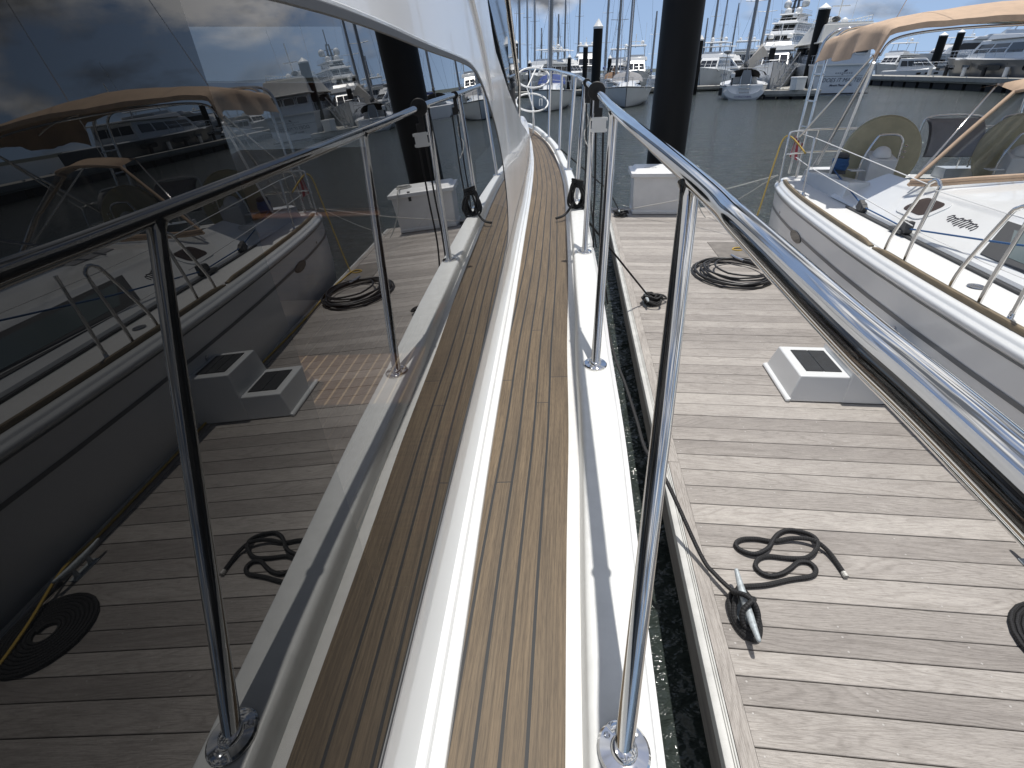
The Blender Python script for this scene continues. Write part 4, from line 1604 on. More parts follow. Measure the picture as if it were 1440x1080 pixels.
# grey seat cushions on the stern rail
for u, v in ((4.62, 7.62), (5.5, 7.62)):
    b = MB()
    rows = []
    for j in range(9):
        a = RAD(-10 + 100 * j / 8)
        rows.append([(u + dx, v - .22 * math.cos(a) + .04 * abs(dx), 1.62 + .34 * math.sin(a)) for dx in (-.30, -.27, -.1, .1, .27, .30)])
    b.grid(rows)
    b.grid([[(p[0], p[1] + .05, p[2] - .02) for p in r] for r in rows], flip=True)
    b.build('seat_back', GREYC, sb, xf=DOCKM)
    b = MB()
    b.tube(spline([(u - .36, v, 1.4), (u - .34, v, 1.85), (u - .26, v, 1.98), (u + .26, v, 1.98), (u + .34, v, 1.85), (u + .36, v, 1.4)], 5), .0125, 8)
    b.build('seat_rail', STEEL, sb, xf=DOCKM, smooth=60)
# primary winch with blue sheet, turning blocks
b = MB()
b.lathe((UA - 1.20, 7.08, 1.42), [(.085, 0), (.08, .03), (.066, .05), (.062, .17), (.078, .19), (.074, .215), (.035, .235), (0.001, .237)], 20)
wch = b.build('winch', DKGREY, sb, xf=DOCKM)
b = MB()
pts = []
for i in range(8 * 14 + 1):
    a = 2 * math.pi * i / 14
    pts.append((UA - 1.20 + (.079 + .009 * math.sin(i * .37)) * math.cos(a), 7.08 + (.080 + .006 * math.sin(i * .61)) * math.sin(a), 1.465 + .0155 * i / 14 + .006 * math.sin(i * .9)))
b.tube(pts, .0095, 7)
b.tube(spline([(UA - 1.28, 7.04, 1.48), (UA - 1.32, 6.80, 1.45), (UA - 1.40, 6.2, 1.37), (UA - 1.47, 5.72, 1.315)], 6), .007, 8)
b.tube(spline([(UA - 1.47, 5.72, 1.315), (UA - 1.47, 5.3, 1.31), (UA - 1.49, 4.92, 1.31)], 6), .007, 8)
b.tube([(UA - 1.49, 4.92, 1.31), (UA - 1.36, 3.9, 1.46), (UA - 1.2, 1.6, 1.9)], .007, 8)
b.build('sheet', ROPEBL, sb, xf=DOCKM)
b = MB()
b.box((UA - 1.47, 5.76, 1.305), (.05, .14, .09), Matrix.Rotation(RAD(25), 3, 'X'))
b.lathe((UA - 1.50, 5.76, 1.305), [(.05, 0), (.052, .03), (.05, .06)], 16, axis=(1, 0, 0))
b.build('turning_block', DKGREY, sb, xf=DOCKM, bevel=.006)
b = MB()
b.box((UA - 1.49, 4.98, 1.28), (.10, .20, .03))
b.lathe((UA - 1.515, 4.95, 1.325), [(.05, 0), (.052, .02), (.05, .045)], 16, axis=(1, 0, 0))
b.box((UA - 1.49, 4.88, 1.33), (.07, .05, .10))
b.build('turning_block', DKGREY, sb, xf=DOCKM, bevel=.006)
# stern arch: a ladder-like pair of tubes each side, joined overhead
b = MB()
for sd_ in (-1, 1):
    c = lambda o, v, z: (UA + sd_ * o, v, z)
    for dv in (.22, .50):
        b.tube(spline([c(1.36, 7.66 + dv, 1.25), c(1.33, 7.72 + dv, 2.2), c(1.30, 7.74 + dv, 2.70), c(1.24, 7.74 + dv, 2.86), c(1.10, 7.74 + dv, 2.93), c(.8, 7.74 + dv, 2.95), c(0, 7.74 + dv, 2.96)], 8), .019, 12)
    for z in (1.55, 1.85, 2.15, 2.45):
        o = 1.36 - .04 * (z - 1.25)
        b.tube([c(o, 7.9, z), c(o, 8.2, z)], .012, 8)
    b.tube([c(1.62, 7.4, 1.80), c(1.46, 6.45, 2.62)], .0125, 8)
    b.tube([c(1.25, 7.6, 1.45), c(1.44, 6.40, 2.64)], .016, 8)
    b.tube(spline([c(1.44, 6.36, 2.62), c(1.36, 6.38, 2.74), c(1.1, 6.40, 2.80), c(.6, 6.40, 2.83), c(0, 6.40, 2.84)], 6), .0125, 8)
    b.tube(spline([c(1.30, 7.0, 2.76), c(1.0, 7.0, 2.86), c(.5, 7.0, 2.92), c(0, 7.0, 2.94)], 6), .0125, 8)
b.build('stern_arch', STEEL, sb, xf=DOCKM, smooth=60)
# bimini
b = MB()
q = random.Random(5)
rows = []
NV, NU = 26, 44
from mathutils import noise as mnoise
for i in range(NV + 1):
    f = i / NV
    v = 6.30 + 1.62 * f
    r_ = []
    for j in range(NU + 1):
        g_ = j / NU
        a = (g_ - .5) * 2
        s_ = abs(a)
        wd = 1.42 - .05 * f
        topz = 3.10 - .10 * f - .20 * max(0, 1 - f / .42) ** 2 * (1 - .55 * s_)
        if s_ < .80:
            x = wd * s_ / .80
            z = topz - .155 * (x / wd) ** 2 - .02 * f
        else:
            d_ = (s_ - .80) / .20
            x = wd + .06 * d_ ** .8
            z = topz - .155 - .02 * f - (.235 - .03 * math.sin(f * 9.4) + .03 * f) * d_
            x += .045 * d_ * math.sin(f * 19 + (2 if a < 0 else 0)) * (1 - .3 * f)
        wr = mnoise.noise(Vector((a * 3.1, v * 2.3, 1.7))) * .016 + mnoise.noise(Vector((a * 8, v * 5, 4.7))) * .010 * (1 + 2 * (s_ > .75))
        r_.append((UA + (x if a > 0 else -x), v, z + wr))
    rows.append(r_)
b.grid(rows, flip=True)
b.grid([[(x, v, z - .006) for x, v, z in r] for r in rows])
b.grid([[(x, v - .004, z) for x, v, z in rows[0]], [(x, v - .012, z - .045) for x, v, z in rows[0]], [(x, v + .004, z - .05) for x, v, z in rows[0]]])
b.build('bimini', TANC, sb, xf=DOCKM, smooth=70)
# sprayhood: clear windows with tan edging and canopy
DB = [(UA - 1.16, 5.66, 1.535), (UA - 1.02, 5.50, 1.56), (UA - .7, 5.42, 1.60), (UA, 5.38, 1.64), (UA + .7, 5.42, 1.60), (UA + 1.02, 5.50, 1.56), (UA + 1.16, 5.66, 1.535)]
DTp = [(UA - .34, 5.98, 2.30), (UA - .30, 5.84, 2.33), (UA - .2, 5.76, 2.36), (UA, 5.72, 2.38), (UA + .2, 5.76, 2.36), (UA + .30, 5.84, 2.33), (UA + .34, 5.98, 2.30)]
ba, ta = spline(DB, 5), spline(DTp, 5)
b = MB()
b.grid([ba, [p.lerp(q2, .5) + Vector((0, -.02, .03)) for p, q2 in zip(ba, ta)], ta])
sh = b.build('sprayhood', PANE, sb, xf=DOCKM, smooth=60)
b = MB()
for off in (0, .028):
    b.tube([p + Vector((0, -.012, .012 + off)) for p in ba], .018, 8)
b.tube([ba[0], ba[0].lerp(ta[0], .5) + Vector((0, -.02, .03)), ta[0]], .019, 8)
b.tube([ba[-1], ba[-1].lerp(ta[-1], .5) + Vector((0, -.02, .03)), ta[-1]], .019, 8)
b.tube(ta, .016, 8)
b.grid([ta, [Vector((p.x, p.y + .28, p.z + .05)) for p in ta], [Vector((p.x, p.y + .55, p.z + .01)) for p in ta]])
b.build('edging', TANC, sh, xf=DOCKM, smooth=60)
b = MB()
b.tube([ba[0] + Vector((.05, .05, .02)), ta[0] + Vector((.02, .3, .05)), ta[-1] + Vector((-.02, .3, .05)), ba[-1] + Vector((-.05, .05, .02))], .011, 8)
b.build('hood_frame', STEEL, sh, xf=DOCKM, smooth=60)
b = MB()
b.tube([ (UA - .6, 4.9, 1.60), (UA - .1, 4.4, 1.95), (UA + .2, 4.1, 2.2)], .014, 8)
b.hexa([(UA - .5, 4.6, 1.60), (UA + .6, 4.5, 1.62), (UA + .6, 5.1, 1.62), (UA - .5, 5.15, 1.60), (UA - .35, 4.75, 1.67), (UA + .5, 4.7, 1.70), (UA + .5, 5.05, 1.70), (UA - .35, 5.05, 1.66)])
b.build('hatch_cover', GREYC, sb, xf=DOCKM, bevel=.02)
# mast, boom with grey bag, rigging
b = MB()
b.lathe((UA, 1.1, 1.5), [(.09, 0), (.09, 11), (.07, 14.5)], 16, squash=(.75, 1))
for z in (6.2, 10.2):
    for s in (-1, 1):
        b.tube([(UA, 1.1, z), (UA + s * 1.0, 1.3, z + .12)], .022, 8)
b.build('mast', ALU, sb, xf=DOCKM)
b = MB()
b.tube([(UA, 1.2, 3.35), (UA, 5.4, 3.5)], .075, 12)
b.build('boom', ALU, sb, xf=DOCKM)
b = MB()
rows = []
for j in range(13):
    f = j / 12
    w_, h_ = .17 - .06 * f, .55 - .25 * f
    rows.append([(UA + w_ * math.cos(a), 1.35 + 3.9 * f, 3.45 + .14 * f + h_ * .5 + h_ * .5 * math.sin(a)) for a in [2 * math.pi * k / 14 for k in range(14)]])
b.grid(rows, closed=True)
b.build('sail_bag', GREYC, sb, xf=DOCKM, smooth=70)
b = MB()
for s in (-1, 1):
    b.tube([(UA + s * 1.75, .9, 1.26), (UA + s * 1.0, 1.3, 10.3), (UA, 1.1, 15.5)], .005, 6)
    b.tube([(UA + s * 1.7, .6, 1.26), (UA, 1.1, 6.2)], .004, 6)
    b.tube([(UA + s * 1.20, 7.9, 1.30), (UA, 5.2, 9), (UA, 1.2, 15.9)], .0045, 6)
b.tube([(UA, -4.4, 1.5), (UA, 1.05, 15.6)], .035, 8)
b.build('rigging', STEELD, sb, xf=DOCKM)
b = MB()
b.tube([D(UA - 1.30, 7.05, 1.42), at(1205, 150, 6.15), at(1229, 88, 5.85)], .014, 8)
b.build('backstay_tackle', WHITEP, sb, smooth=60)
# ensign rolled on the stern
EN = at(1121, 190, 7.55)
FLAG = mat('red_white_cloth', (.42, .07, .08), .8)
g = NG(FLAG)
ox = g.n('ShaderNodeSeparateXYZ')
g.t.links.new(g.n('ShaderNodeUVMap').outputs[0], ox.inputs[0])
g.color(g.ramp(g.m('FRACT', g.m('MULTIPLY', ox.outputs[1], 4.5)), [(.45, (.45, .07, .09)), (.55, (.7, .66, .62))]))
b = MB()
rows, uvr = [], []
for j in range(9):
    f = j / 8
    rows.append([EN + Vector((.026 * k - .03 + .02 * math.sin(k * 1.3 + f * 3), .05 * math.sin(k * 1.1), -.24 * f - .022 * k)) for k in range(7)])
    uvr.append([(f, k / 6) for k in range(7)])
b.grid(rows, uvr)
tag(b.build('ensign', FLAG, None, smooth=70), 'small red and white ensign hanging from the stern rail of the sailing boat', 'flag')
# lines to the dock
b = MB()
b.tube(spline([D(2.74, 7.72, 1.30), D(1.9, 8.5, .88), D(.82, 9.13, DT + .07)], 8), .008, 8)
b.tube(spline([D(2.74, 7.74, 1.30), D(2.5, 8.4, .86), D(2.25, 9.0, DT + .05)], 8), .007, 8)
tag(b.build('stern_line', ROPEW), 'white stern line from the sailing boat to the far corner of the dock', 'rope')
b = MB()
pts = [D(2.86, 7.3, 1.62), D(2.74, 7.55, 1.78), D(2.66, 7.60, 1.74), D(2.58, 7.5, 1.45), D(2.48, 7.36, .98), D(2.36, 7.2, DT + .05), D(2.29, 7.13, DT + .012), D(2.23, 7.10, DT + .012), D(2.17, 7.14, DT + .012), D(2.21, 7.2, DT + .016), D(2.30, 7.19, DT + .02), D(2.34, 7.08, DT + .016), D(2.36, 6.85, DT + .014), D(2.37, 6.5, DT + .03), D(2.36, 5.9, DT + .03), D(2.36, 5.3, DT + .016), D(2.37, 4.7, DT + .016), D(2.38, 4.2, DT + .016), D(2.37, 3.0, DT + .02), D(2.38, 2.2, DT + .016), D(2.34, 1.86, DT + .06), D(2.26, 1.5, DT + .035), D(2.24, 1.2, DT + .016), D(2.28, .6, DT + .014)]
b.tube(spline(pts, 7), .0095, 8)
tag(b.build('power_cable', ROPEY), 'yellow shore power cable draped from the sailing boat stern and run along the dock edge', 'cable')

# ------------------------------------------------------------------ boats and docks across the water
def hull_far(L, B, fb, fs, bowrake=1.2, trans=.8, z0=-.25, flare=.12, rev=.0):
    """hull + deck in local axes: x forward, y to port"""
    b = MB()
    T = [0, .12, .3, .5, .65, .78, .88, .95, 1]
    Wd = [trans, .93, 1, .98, .88, .68, .42, .19, .012]
    rows = {}
    n = 7
    for sg in (1, -1):
        rows[sg] = []
        for k in range(n):
            f = k / (n - 1)                     # 0 sheer .. 1 bottom
            r = []
            for t_, w in zip(T, Wd):
                sh = fs + (fb - fs) * t_ ** 1.7
                x = L * (t_ - .5) - bowrake * f * t_ ** 4 + rev * f * (1 - t_) ** 6 * -1
                wf = w * (1 - flare * f * (1 + 2 * t_)) * (1 - max(0, (f - .72)) * 1.6)
                r.append((x, sg * max(wf, .01) * B / 2, sh + (z0 - sh) * f))
            rows[sg].append(r)
        b.grid(rows[sg], flip=(sg < 0))
    b.grid([[r[0] for r in rows[1]], [r[0] for r in rows[-1]]])
    b.grid([rows[1][0], rows[-1][0]], flip=True)
    return b, rows


def az(d):
    return math.atan2(d[1], d[0])


def stripe_mb(rows, ka, off=.015):
    b = MB()
    for sg in (1, -1):
        a = [Vector(p) for p in rows[sg][ka]]
        c = [Vector(p) for p in rows[sg][ka + 1]]
        o = Vector((0, sg * off, 0))
        b.grid([[p + o for p in a], [p.lerp(q, .3) + o for p, q in zip(a, c)]], flip=(sg < 0))
    return b


def sail_yacht(label, loc, d, L=12, B=3.8, mh=16, hull=None, cover=None, group=None, detail=True, pod=False, cat='sailboat'):
    rt = root('sailing_yacht', label, cat, (loc[0], loc[1], 0), az(d), group)
    hb, rows = hull_far(L, B, 1.5, 1.15, 1.3, .72)
    hb.build('hull', hull or HULLW, rt, local=True, smooth=50)
    stripe_mb(rows, 5).build('boot_stripe', HULLD, rt, local=True)
    if detail:
        stripe_mb(rows, 0, .012).build('cove_line', STRIPE, rt, local=True)
    b = MB()
    x0, x1 = -.16 * L, .26 * L
    w = B * .3
    b.hexa([(x0, -w, 1.2), (x1, -w * .5, 1.3), (x1, w * .5, 1.3), (x0, w, 1.2), (x0, -w * .8, 1.78), (x1 - 1.0, -w * .4, 1.66), (x1 - 1.0, w * .4, 1.66), (x0, w * .8, 1.78)])
    ch = b.build('coachroof', GEL, rt, local=True, bevel=.05)
    if detail:
        for s in (-1, 1):
            b = MB()
            b.hexa([(x0 + .3, s * w * .93, 1.38), (x1 - 1.3, s * w * .56, 1.40), (x1 - 1.3, s * w * .50, 1.40), (x0 + .3, s * w * .87, 1.38), (x0 + .4, s * w * .885, 1.60), (x1 - 1.7, s * w * .52, 1.58), (x1 - 1.7, s * w * .46, 1.58), (x0 + .4, s * w * .825, 1.60)])
            b.build('window_band', GLASSD, ch, local=True, smooth=0)
        b = MB()
        # sprayhood and bimini on hoops
        rws = []
        for xx, hh in ((x0 + .2, 1.8), (x0 - .3, 2.35), (x0 - 1.2, 2.45)):
            rws.append([(xx, w * 1.05 * math.sin(RAD(-80 + 20 * k)), 1.5 + (hh - 1.5) * math.cos(RAD(-80 + 20 * k)) ** .5) for k in range(9)])
        b.grid(rws)
        b.build('sprayhood', cover or DARKC, rt, local=True, smooth=60)
        b = MB()
        for s in (-1, 1):
            for xx in (-.42, -.3, -.1, .1, .3):
                b.tube([(xx * L, s * B * .44 * (1 if xx < .2 else .8), 1.2), (xx * L, s * B * .44 * (1 if xx < .2 else .8), 1.9)], .02, 5)
            b.tube([(-.46 * L, s * B * .38, 1.85), (-.3 * L, s * B * .44, 1.88), (.1 * L, s * B * .44, 1.92), (.3 * L, s * B * .35, 1.98), (.46 * L, s * B * .09, 2.1)], .014, 5)
        b.tube([(.46 * L, -B * .09, 1.45), (.47 * L, -B * .09, 2.1), (.5 * L, 0, 2.15), (.47 * L, B * .09, 2.1), (.46 * L, B * .09, 1.45)], .022, 6)
        b.build('guard_rail', STEELD, rt, local=True)
    b = MB()
    mx_ = .06 * L
    mr_ = .15 if detail else .23
    b.lathe((mx_, 0, 1.5), [(mr_, 0), (mr_, mh * .7), (mr_ * .7, mh)], 10)
    for z in (mh * .36, mh * .66):
        b.tube([(mx_ - .1, -1.0, 1.5 + z), (mx_, 0, 1.5 + z - .06), (mx_ - .1, 1.0, 1.5 + z)], .03, 6)
    b.build('mast', ALU, rt, local=True)
    b = MB()
    k = 14
    rws = []
    for j in range(9):
        f = j / 8
        wd, hh = .20 * (1 - .5 * f), .55 * (1 - .62 * f)
        rws.append([(mx_ - .1 - .40 * L * f, wd * math.cos(2 * math.pi * a / k), 2.55 + .1 * f + hh * .5 + hh * .5 * math.sin(2 * math.pi * a / k)) for a in range(k)])
    b.grid(rws, closed=True)
    b.tube([(mx_, 0, 2.5), (mx_ - .43 * L, 0, 2.6)], .08, 8)
    b.build('sail_cover', cover or BLUEC, rt, local=True, smooth=60)
    b = MB()
    b.tube([(.485 * L, 0, 1.5), (mx_ + .02, 0, 1.5 + mh * .97)], .045, 6)
    b.tube([(-.49 * L, 0, 1.3), (mx_, 0, 1.5 + mh)], .012, 5)
    for s in (-1, 1):
        b.tube([(mx_ - .2, s * B * .46, 1.3), (mx_ - .1, s * 1.0, 1.5 + mh * .66), (mx_, 0, 1.5 + mh * .95)], .012, 5)
        b.tube([(mx_ - .5, s * B * .44, 1.3), (mx_, 0, 1.5 + mh * .36)], .010, 5)
    b.build('rigging', STEELD, rt, local=True)
    return rt


def tier(b, x0, x1, w, z0, z1, rakef=.5, rakea=.1, tf=.8, inset=.93):
    """one deckhouse storey with raked front, in local axes"""
    b.hexa([(x0, -w, z0), (x1, -w * tf, z0), (x1, w * tf, z0), (x0, w, z0), (x0 + rakea, -w * inset, z1), (x1 - rakef, -w * tf * inset, z1), (x1 - rakef, w * tf * inset, z1), (x0 + rakea, w * inset, z1)])


def window_band(par, x0, x1, w, z0, z1, rakef, rakea, tf, inset, n=5, f0=.35, f1=.8, fr=.2):
    """dark panes standing just proud of both sides and the front of a storey"""
    def pt(s, fx, fz, o=.03):
        xa, xb = x0 + rakea * fz, x1 - rakef * fz
        k = 1 - (1 - inset) * fz
        x = xa + (xb - xa) * fx
        wy = (w + (w * tf - w) * fx) * k
        return Vector((x, s * (wy + o), z0 + (z1 - z0) * fz))
    for s in (-1, 1):
        for i in range(n):
            a, c = .06 + .9 * (i + .06) / n, .06 + .9 * (i + .94) / n
            q = [pt(s, a, f0), pt(s, c, f0), pt(s, c, f1), pt(s, a, f1)]
            MB().poly(q if s < 0 else q[::-1], Vector((0, -s * .03, 0))).build('window', GLASSD, par, local=True, smooth=0)
    m = 3
    for i in range(m):
        a, c = -.92 + 1.84 * (i + .04) / m, -.92 + 1.84 * (i + .96) / m
        def fp(y, fz):
            return Vector((x1 - rakef * fz + .03, y * w * tf * (1 - (1 - inset) * fz), z0 + (z1 - z0) * fz))
        MB().poly([fp(a, f0), fp(c, f0), fp(c, f1), fp(a, f1)], Vector((-.03, 0, 0))).build('window', GLASSD, par, local=True, smooth=0)
        if fr:
            ap = lambda y, fz: Vector((x0 + rakea * fz - .03, y * w * (1 - (1 - inset) * fz), z0 + (z1 - z0) * fz))
            MB().poly([ap(a, f0), ap(a, f1), ap(c, f1), ap(c, f0)], Vector((.03, 0, 0))).build('window', GLASSD, par, local=True, smooth=0)


def rails(b, x0, x1, w, z, h=.9, n=8, tf=.6, r=.022):
    for s in (-1, 1):
        P = []
        for i in range(n + 1):
            f = i / n
            ww = w * (1 + (tf - 1) * f ** 2)
            x = x0 + (x1 - x0) * f
            b.tube([(x, s * ww, z), (x, s * ww, z + h)], r, 5)
            P.append((x, s * ww, z + h))
        b.tube(P, r * 1.3, 5)
        b.tube([(p[0], p[1], p[2] - h * .5) for p in P], r * .8, 5)
    b.tube([P[-1], (P[-1][0], -P[-1][1], P[-1][2])], r * 1.3, 5)


def motor_cruiser(label, loc, d, L=14, B=4.4, fb=2.1, fs=1.4, hull=None, fly=True, hard=True, group=None, cat='motor yacht', dark=False, domes=1, sc=1.0):
    rt = root('motor_cruiser', label, cat, (loc[0], loc[1], 0), az(d), group)
    H_ = HULLW
    hb, rows = hull_far(L, B, fb, fs, L * .11, .9, flare=.14)
    hb.build('hull', hull or H_, rt, local=True, smooth=50)
    stripe_mb(rows, 5).build('boot_stripe', HULLD, rt, local=True)
    for s in (-1, 1):
        for i in range(3):
            x = (-.02 + .11 * i) * L
            MB().poly([(x, s * B * .475, fs * .72), (x + .055 * L, s * B * .47, fs * .74), (x + .055 * L, s * B * .47, fs * .9), (x, s * B * .475, fs * .88)], (0, s * .04, 0)).build('hull_window', GLASSD, rt, local=True, smooth=0)
    zs = fs + .1
    zt_ = zs + 1.55 * sc
    a1 = (-.30 * L, .24 * L, B * .40, zs, zt_, 1.9 * sc, .15, .72, .9)
    b = MB()
    tier(b, *a1)
    # side deck moulding
    b.hexa([(-.48 * L, -B * .44, fs - .02), (.25 * L, -B * .40, fs + .2), (.25 * L, B * .40, fs + .2), (-.48 * L, B * .44, fs - .02), (-.48 * L, -B * .43, fs + .12), (.28 * L, -B * .34, fs + .42), (.28 * L, B * .34, fs + .42), (-.48 * L, B * .43, fs + .12)])
    hs = b.build('deck_house', GEL, rt, local=True, bevel=.06)
    window_band(hs, *a1, n=4)
    if fly:
        b = MB()
        b.hexa([(-.36 * L, -B * .42, zt_), (.10 * L, -B * .34, zt_), (.10 * L, B * .34, zt_), (-.36 * L, B * .42, zt_), (-.36 * L, -B * .42, zt_ + .12), (.08 * L, -B * .32, zt_ + .5), (.08 * L, B * .32, zt_ + .5), (-.36 * L, B * .42, zt_ + .12)])
        b.hexa([(-.1 * L, -B * .32, zt_), (.10 * L, -B * .28, zt_), (.10 * L, B * .28, zt_), (-.1 * L, B * .32, zt_), (-.1 * L, -B * .32, zt_ + .62), (.03 * L, -B * .26, zt_ + .82), (.03 * L, B * .26, zt_ + .82), (-.1 * L, B * .32, zt_ + .62)])
        fbp = b.build('flybridge', GEL, rt, local=True, bevel=.05)
        if hard:
            b = MB()
            b.hexa([(-.30 * L, -B * .34, zt_ + 2.0), (.04 * L, -B * .30, zt_ + 2.0), (.04 * L, B * .30, zt_ + 2.0), (-.30 * L, B * .34, zt_ + 2.0), (-.29 * L, -B * .32, zt_ + 2.14), (.02 * L, -B * .28, zt_ + 2.14), (.02 * L, B * .28, zt_ + 2.14), (-.29 * L, B * .32, zt_ + 2.14)])
            for s in (-1, 1):
                b.tube([(-.02 * L, s * B * .27, zt_ + .7), (-.06 * L, s * B * .27, zt_ + 2.0)], .05, 6)
                b.tube([(-.26 * L, s * B * .33, zt_ + .1), (-.24 * L, s * B * .31, zt_ + 2.0)], .07, 6)
            b.build('hardtop', GEL, rt, local=True, bevel=.03)
        b = MB()
        zz = zt_ + (2.14 if hard else 1.0)
        b.tube([(-.2 * L, 0, zz - .3), (-.22 * L, 0, zz + 1.6)], .06, 6)
        b.box((-.19 * L, 0, zz + .55), (.25, 1.3, .09))
        for k in range(domes):
            b.ball((-.16 * L, (-1) ** k * B * .2, zz + .35), .30, 12, 1.1, -.5)
        b.tube([(-.25 * L, B * .3, zz - .2), (-.30 * L, B * .32, zz + 3.2)], .018, 5)
        b.build('radar_mast', WHITEP, rt, local=True)
    b = MB()
    rails(b, -.1 * L, .47 * L, B * .46, fs + .35, .75, 9, .2)
    b.build('guard_rail', STEELD, rt, local=True)
    return rt


# sailing yachts
sail_yacht('sailing yacht with a blue sail cover moored bow on beyond the bow rail', (3.9, 49.8), (-.12, -1), 12, 3.8, 17, HULLG, BLUEC)
sail_yacht('white sailing yacht moored bow on between the tall slim pile and the thick black pile', (11.0, 53.3), (-.20, -.98), 14, 4.5, 19, HULLW, GREYC)
sail_yacht('sailing yacht with a brown furled sail behind the white bow on yacht', (13.6, 73), (-.1, -1), 12, 3.8, 17, HULLW, mat('brown_canvas', (.20, .12, .07), .85))
# stern-on yacht with scooped transom and name
CL = (21.9 + .34 * 6.2, 54 + .94 * 6.2)
cy_ = sail_yacht('sailing yacht seen from astern with a wide white scooped transom and boarding ladder', CL, (.34, .94), 12.4, 4.3, 18, HULLW, DARKC)
b = MB()
XS = -6.25
out = []
for k in range(13):
    a = RAD(180 + 15 * k)
    out.append((XS, 1.75 * math.cos(a), .62 + .60 * math.sin(a)))
inn = []
for k in range(13):
    a = RAD(180 + 15 * k)
    inn.append((XS - .05, 1.35 * math.cos(a), .86 + .42 * math.sin(a)))
b.grid([[(x + .25, y, z + .1) for x, y, z in out], out, [(x - .12, y * .97, z) for x, y, z in out], [(x - .12, y, z) for x, y, z in inn], [(x + .35, y * .95, z) for x, y, z in inn]])
b.poly([(XS + .3, -1.75, .65), (XS + .3, 1.75, .65), (XS + .25, 1.55, 1.22), (XS + .25, -1.55, 1.22)], (.05, 0, 0))
b.build('transom', HULLW, cy_, local=True, smooth=50)
b = MB()
text_mb(b, 'CHRISTABEL', .20, frame((XS - .20, .0, .25), (0, -1, 0), (0, 0, 1)), fit=1.5)
b.build('name_lettering', PURPLE, cy_, local=True, smooth=0)
b = MB()
for s in (-.42, .42):
    b.tube([(XS - .12, s, .42), (XS - .1, s, 1.9)], .03, 6)
for z in (.6, .9, 1.2):
    b.tube([(XS - .12, -.42, z), (XS - .12, .42, z)], .03, 6)
b.build('boarding_ladder', STEELD, cy_, local=True)
b = MB()
b.hexa([(XS + .1, -.62, 1.25), (XS + .15, -.62, 1.25), (XS + .15, .62, 1.25), (XS + .1, .62, 1.25), (XS + .12, -.3, 2.35), (XS + .17, -.3, 2.35), (XS + .17, .3, 2.35), (XS + .12, .3, 2.35)])
b.build('passerelle', GREYP, cy_, local=True)
b = MB()
b.box((XS + .15, 1.15, 1.95), (.3, .34, .42))
b.m = 1
b.box((XS + .12, 1.15, 1.35), (.12, .14, .8))
b.build('outboard', [WHITEP, DKGREY], cy_, local=True, bevel=.05)
b = MB()
b.tube([(XS + .3, 1.9, 1.2), (XS + .3, 1.9, 3.6)], .03, 6)
b.lathe((XS + .3, 1.9, 3.6), [(.05, 0), (.36, .12), (.36, .24), (.1, .3)], 14)
b.tube([(XS + .9, -1.8, 1.2), (XS + .8, -1.7, 2.5), (XS + .8, 1.7, 2.5), (XS + .9, 1.8, 1.2)], .03, 6)
b.build('antenna_pole', GREYP, cy_, local=True)
b = MB()
rws = []
for j in range(5):
    x = XS + .6 + .7 * j
    rws.append([(x, 1.75 * math.sin(RAD(-80 + 20 * k)), 1.45 + .95 * math.cos(RAD(-80 + 20 * k)) ** .4) for k in range(9)])
b.grid(rws)
b.build('cockpit_tent', DARKC, cy_, local=True, smooth=60)
b = MB()
b.tube([(XS + .4, 2.0, .35), (XS + .4, 2.02, .98)], .16, 10)
b.build('fender', BLACKR, cy_, local=True)

# yacht under a beige awning
q_ = at(1062, 118, 66)
aw = sail_yacht('yacht under a tall beige boom awning beside the stern on sailing yacht', (q_.x + 2, q_.y + 5), (.36, .93), 13, 4.2, 18, HULLG, GREYC)
b = MB()
rws = []
for j in range(6):
    x = -6 + 1.35 * j
    rws.append([(x, -2.1, 1.6), (x, -1.9, 2.6), (x, -1.0, 3.4), (x, 0, 4.5 - .35 * math.sin(j * 1.25)), (x, 1.0, 3.4), (x, 1.9, 2.6), (x, 2.1, 1.6)])
b.grid(rws)
b.add(rws[0], [tuple(range(7))])
b.build('boom_awning', BEIGEC, aw, local=True, smooth=0)

# docks across the basin
CONC = mat('pale_concrete_dock', (.34, .33, .30), .8, vary=(1.5, .2))
DARKF = mat('black_float', (.014, .015, .016), .7)


def far_dock(label, P, Q, width, top, thick=.35, nb=9):
    P, Q = Vector((*P, 0)), Vector((*Q, 0))
    d = (Q - P)
    Lg = d.length
    rt = root('floating_dock', label, 'dock', ((P + Q) / 2), math.atan2(d.y, d.x))
    b = MB()
    b.box((0, 0, top - thick / 2), (Lg, width, thick))
    b.box((0, 0, top - thick - .07), (Lg - .3, width - .25, .12))
    b.build('deck', CONC, rt, local=True, smooth=0, bevel=.03)
    for i in range(nb):
        b = MB()
        b.box((-Lg / 2 + Lg * (i + .5) / nb, 0, top * .5 - .3), (Lg / nb * .8, width - .6, top - thick + .45))
        b.build('float', DARKF, rt, local=True, smooth=0)
    for i in range(max(3, nb // 2)):
        x = -Lg / 2 + Lg * (i + .5) / max(3, nb // 2)
        for s in (-1, 1):
            b = MB()
            b.box((x, s * (width / 2 - .2), top + .06), (.32, .05, .06))
            b.box((x, s * (width / 2 - .2), top + .02), (.10, .05, .06))
            b.build('cleat', GALV, rt, local=True)
    return rt


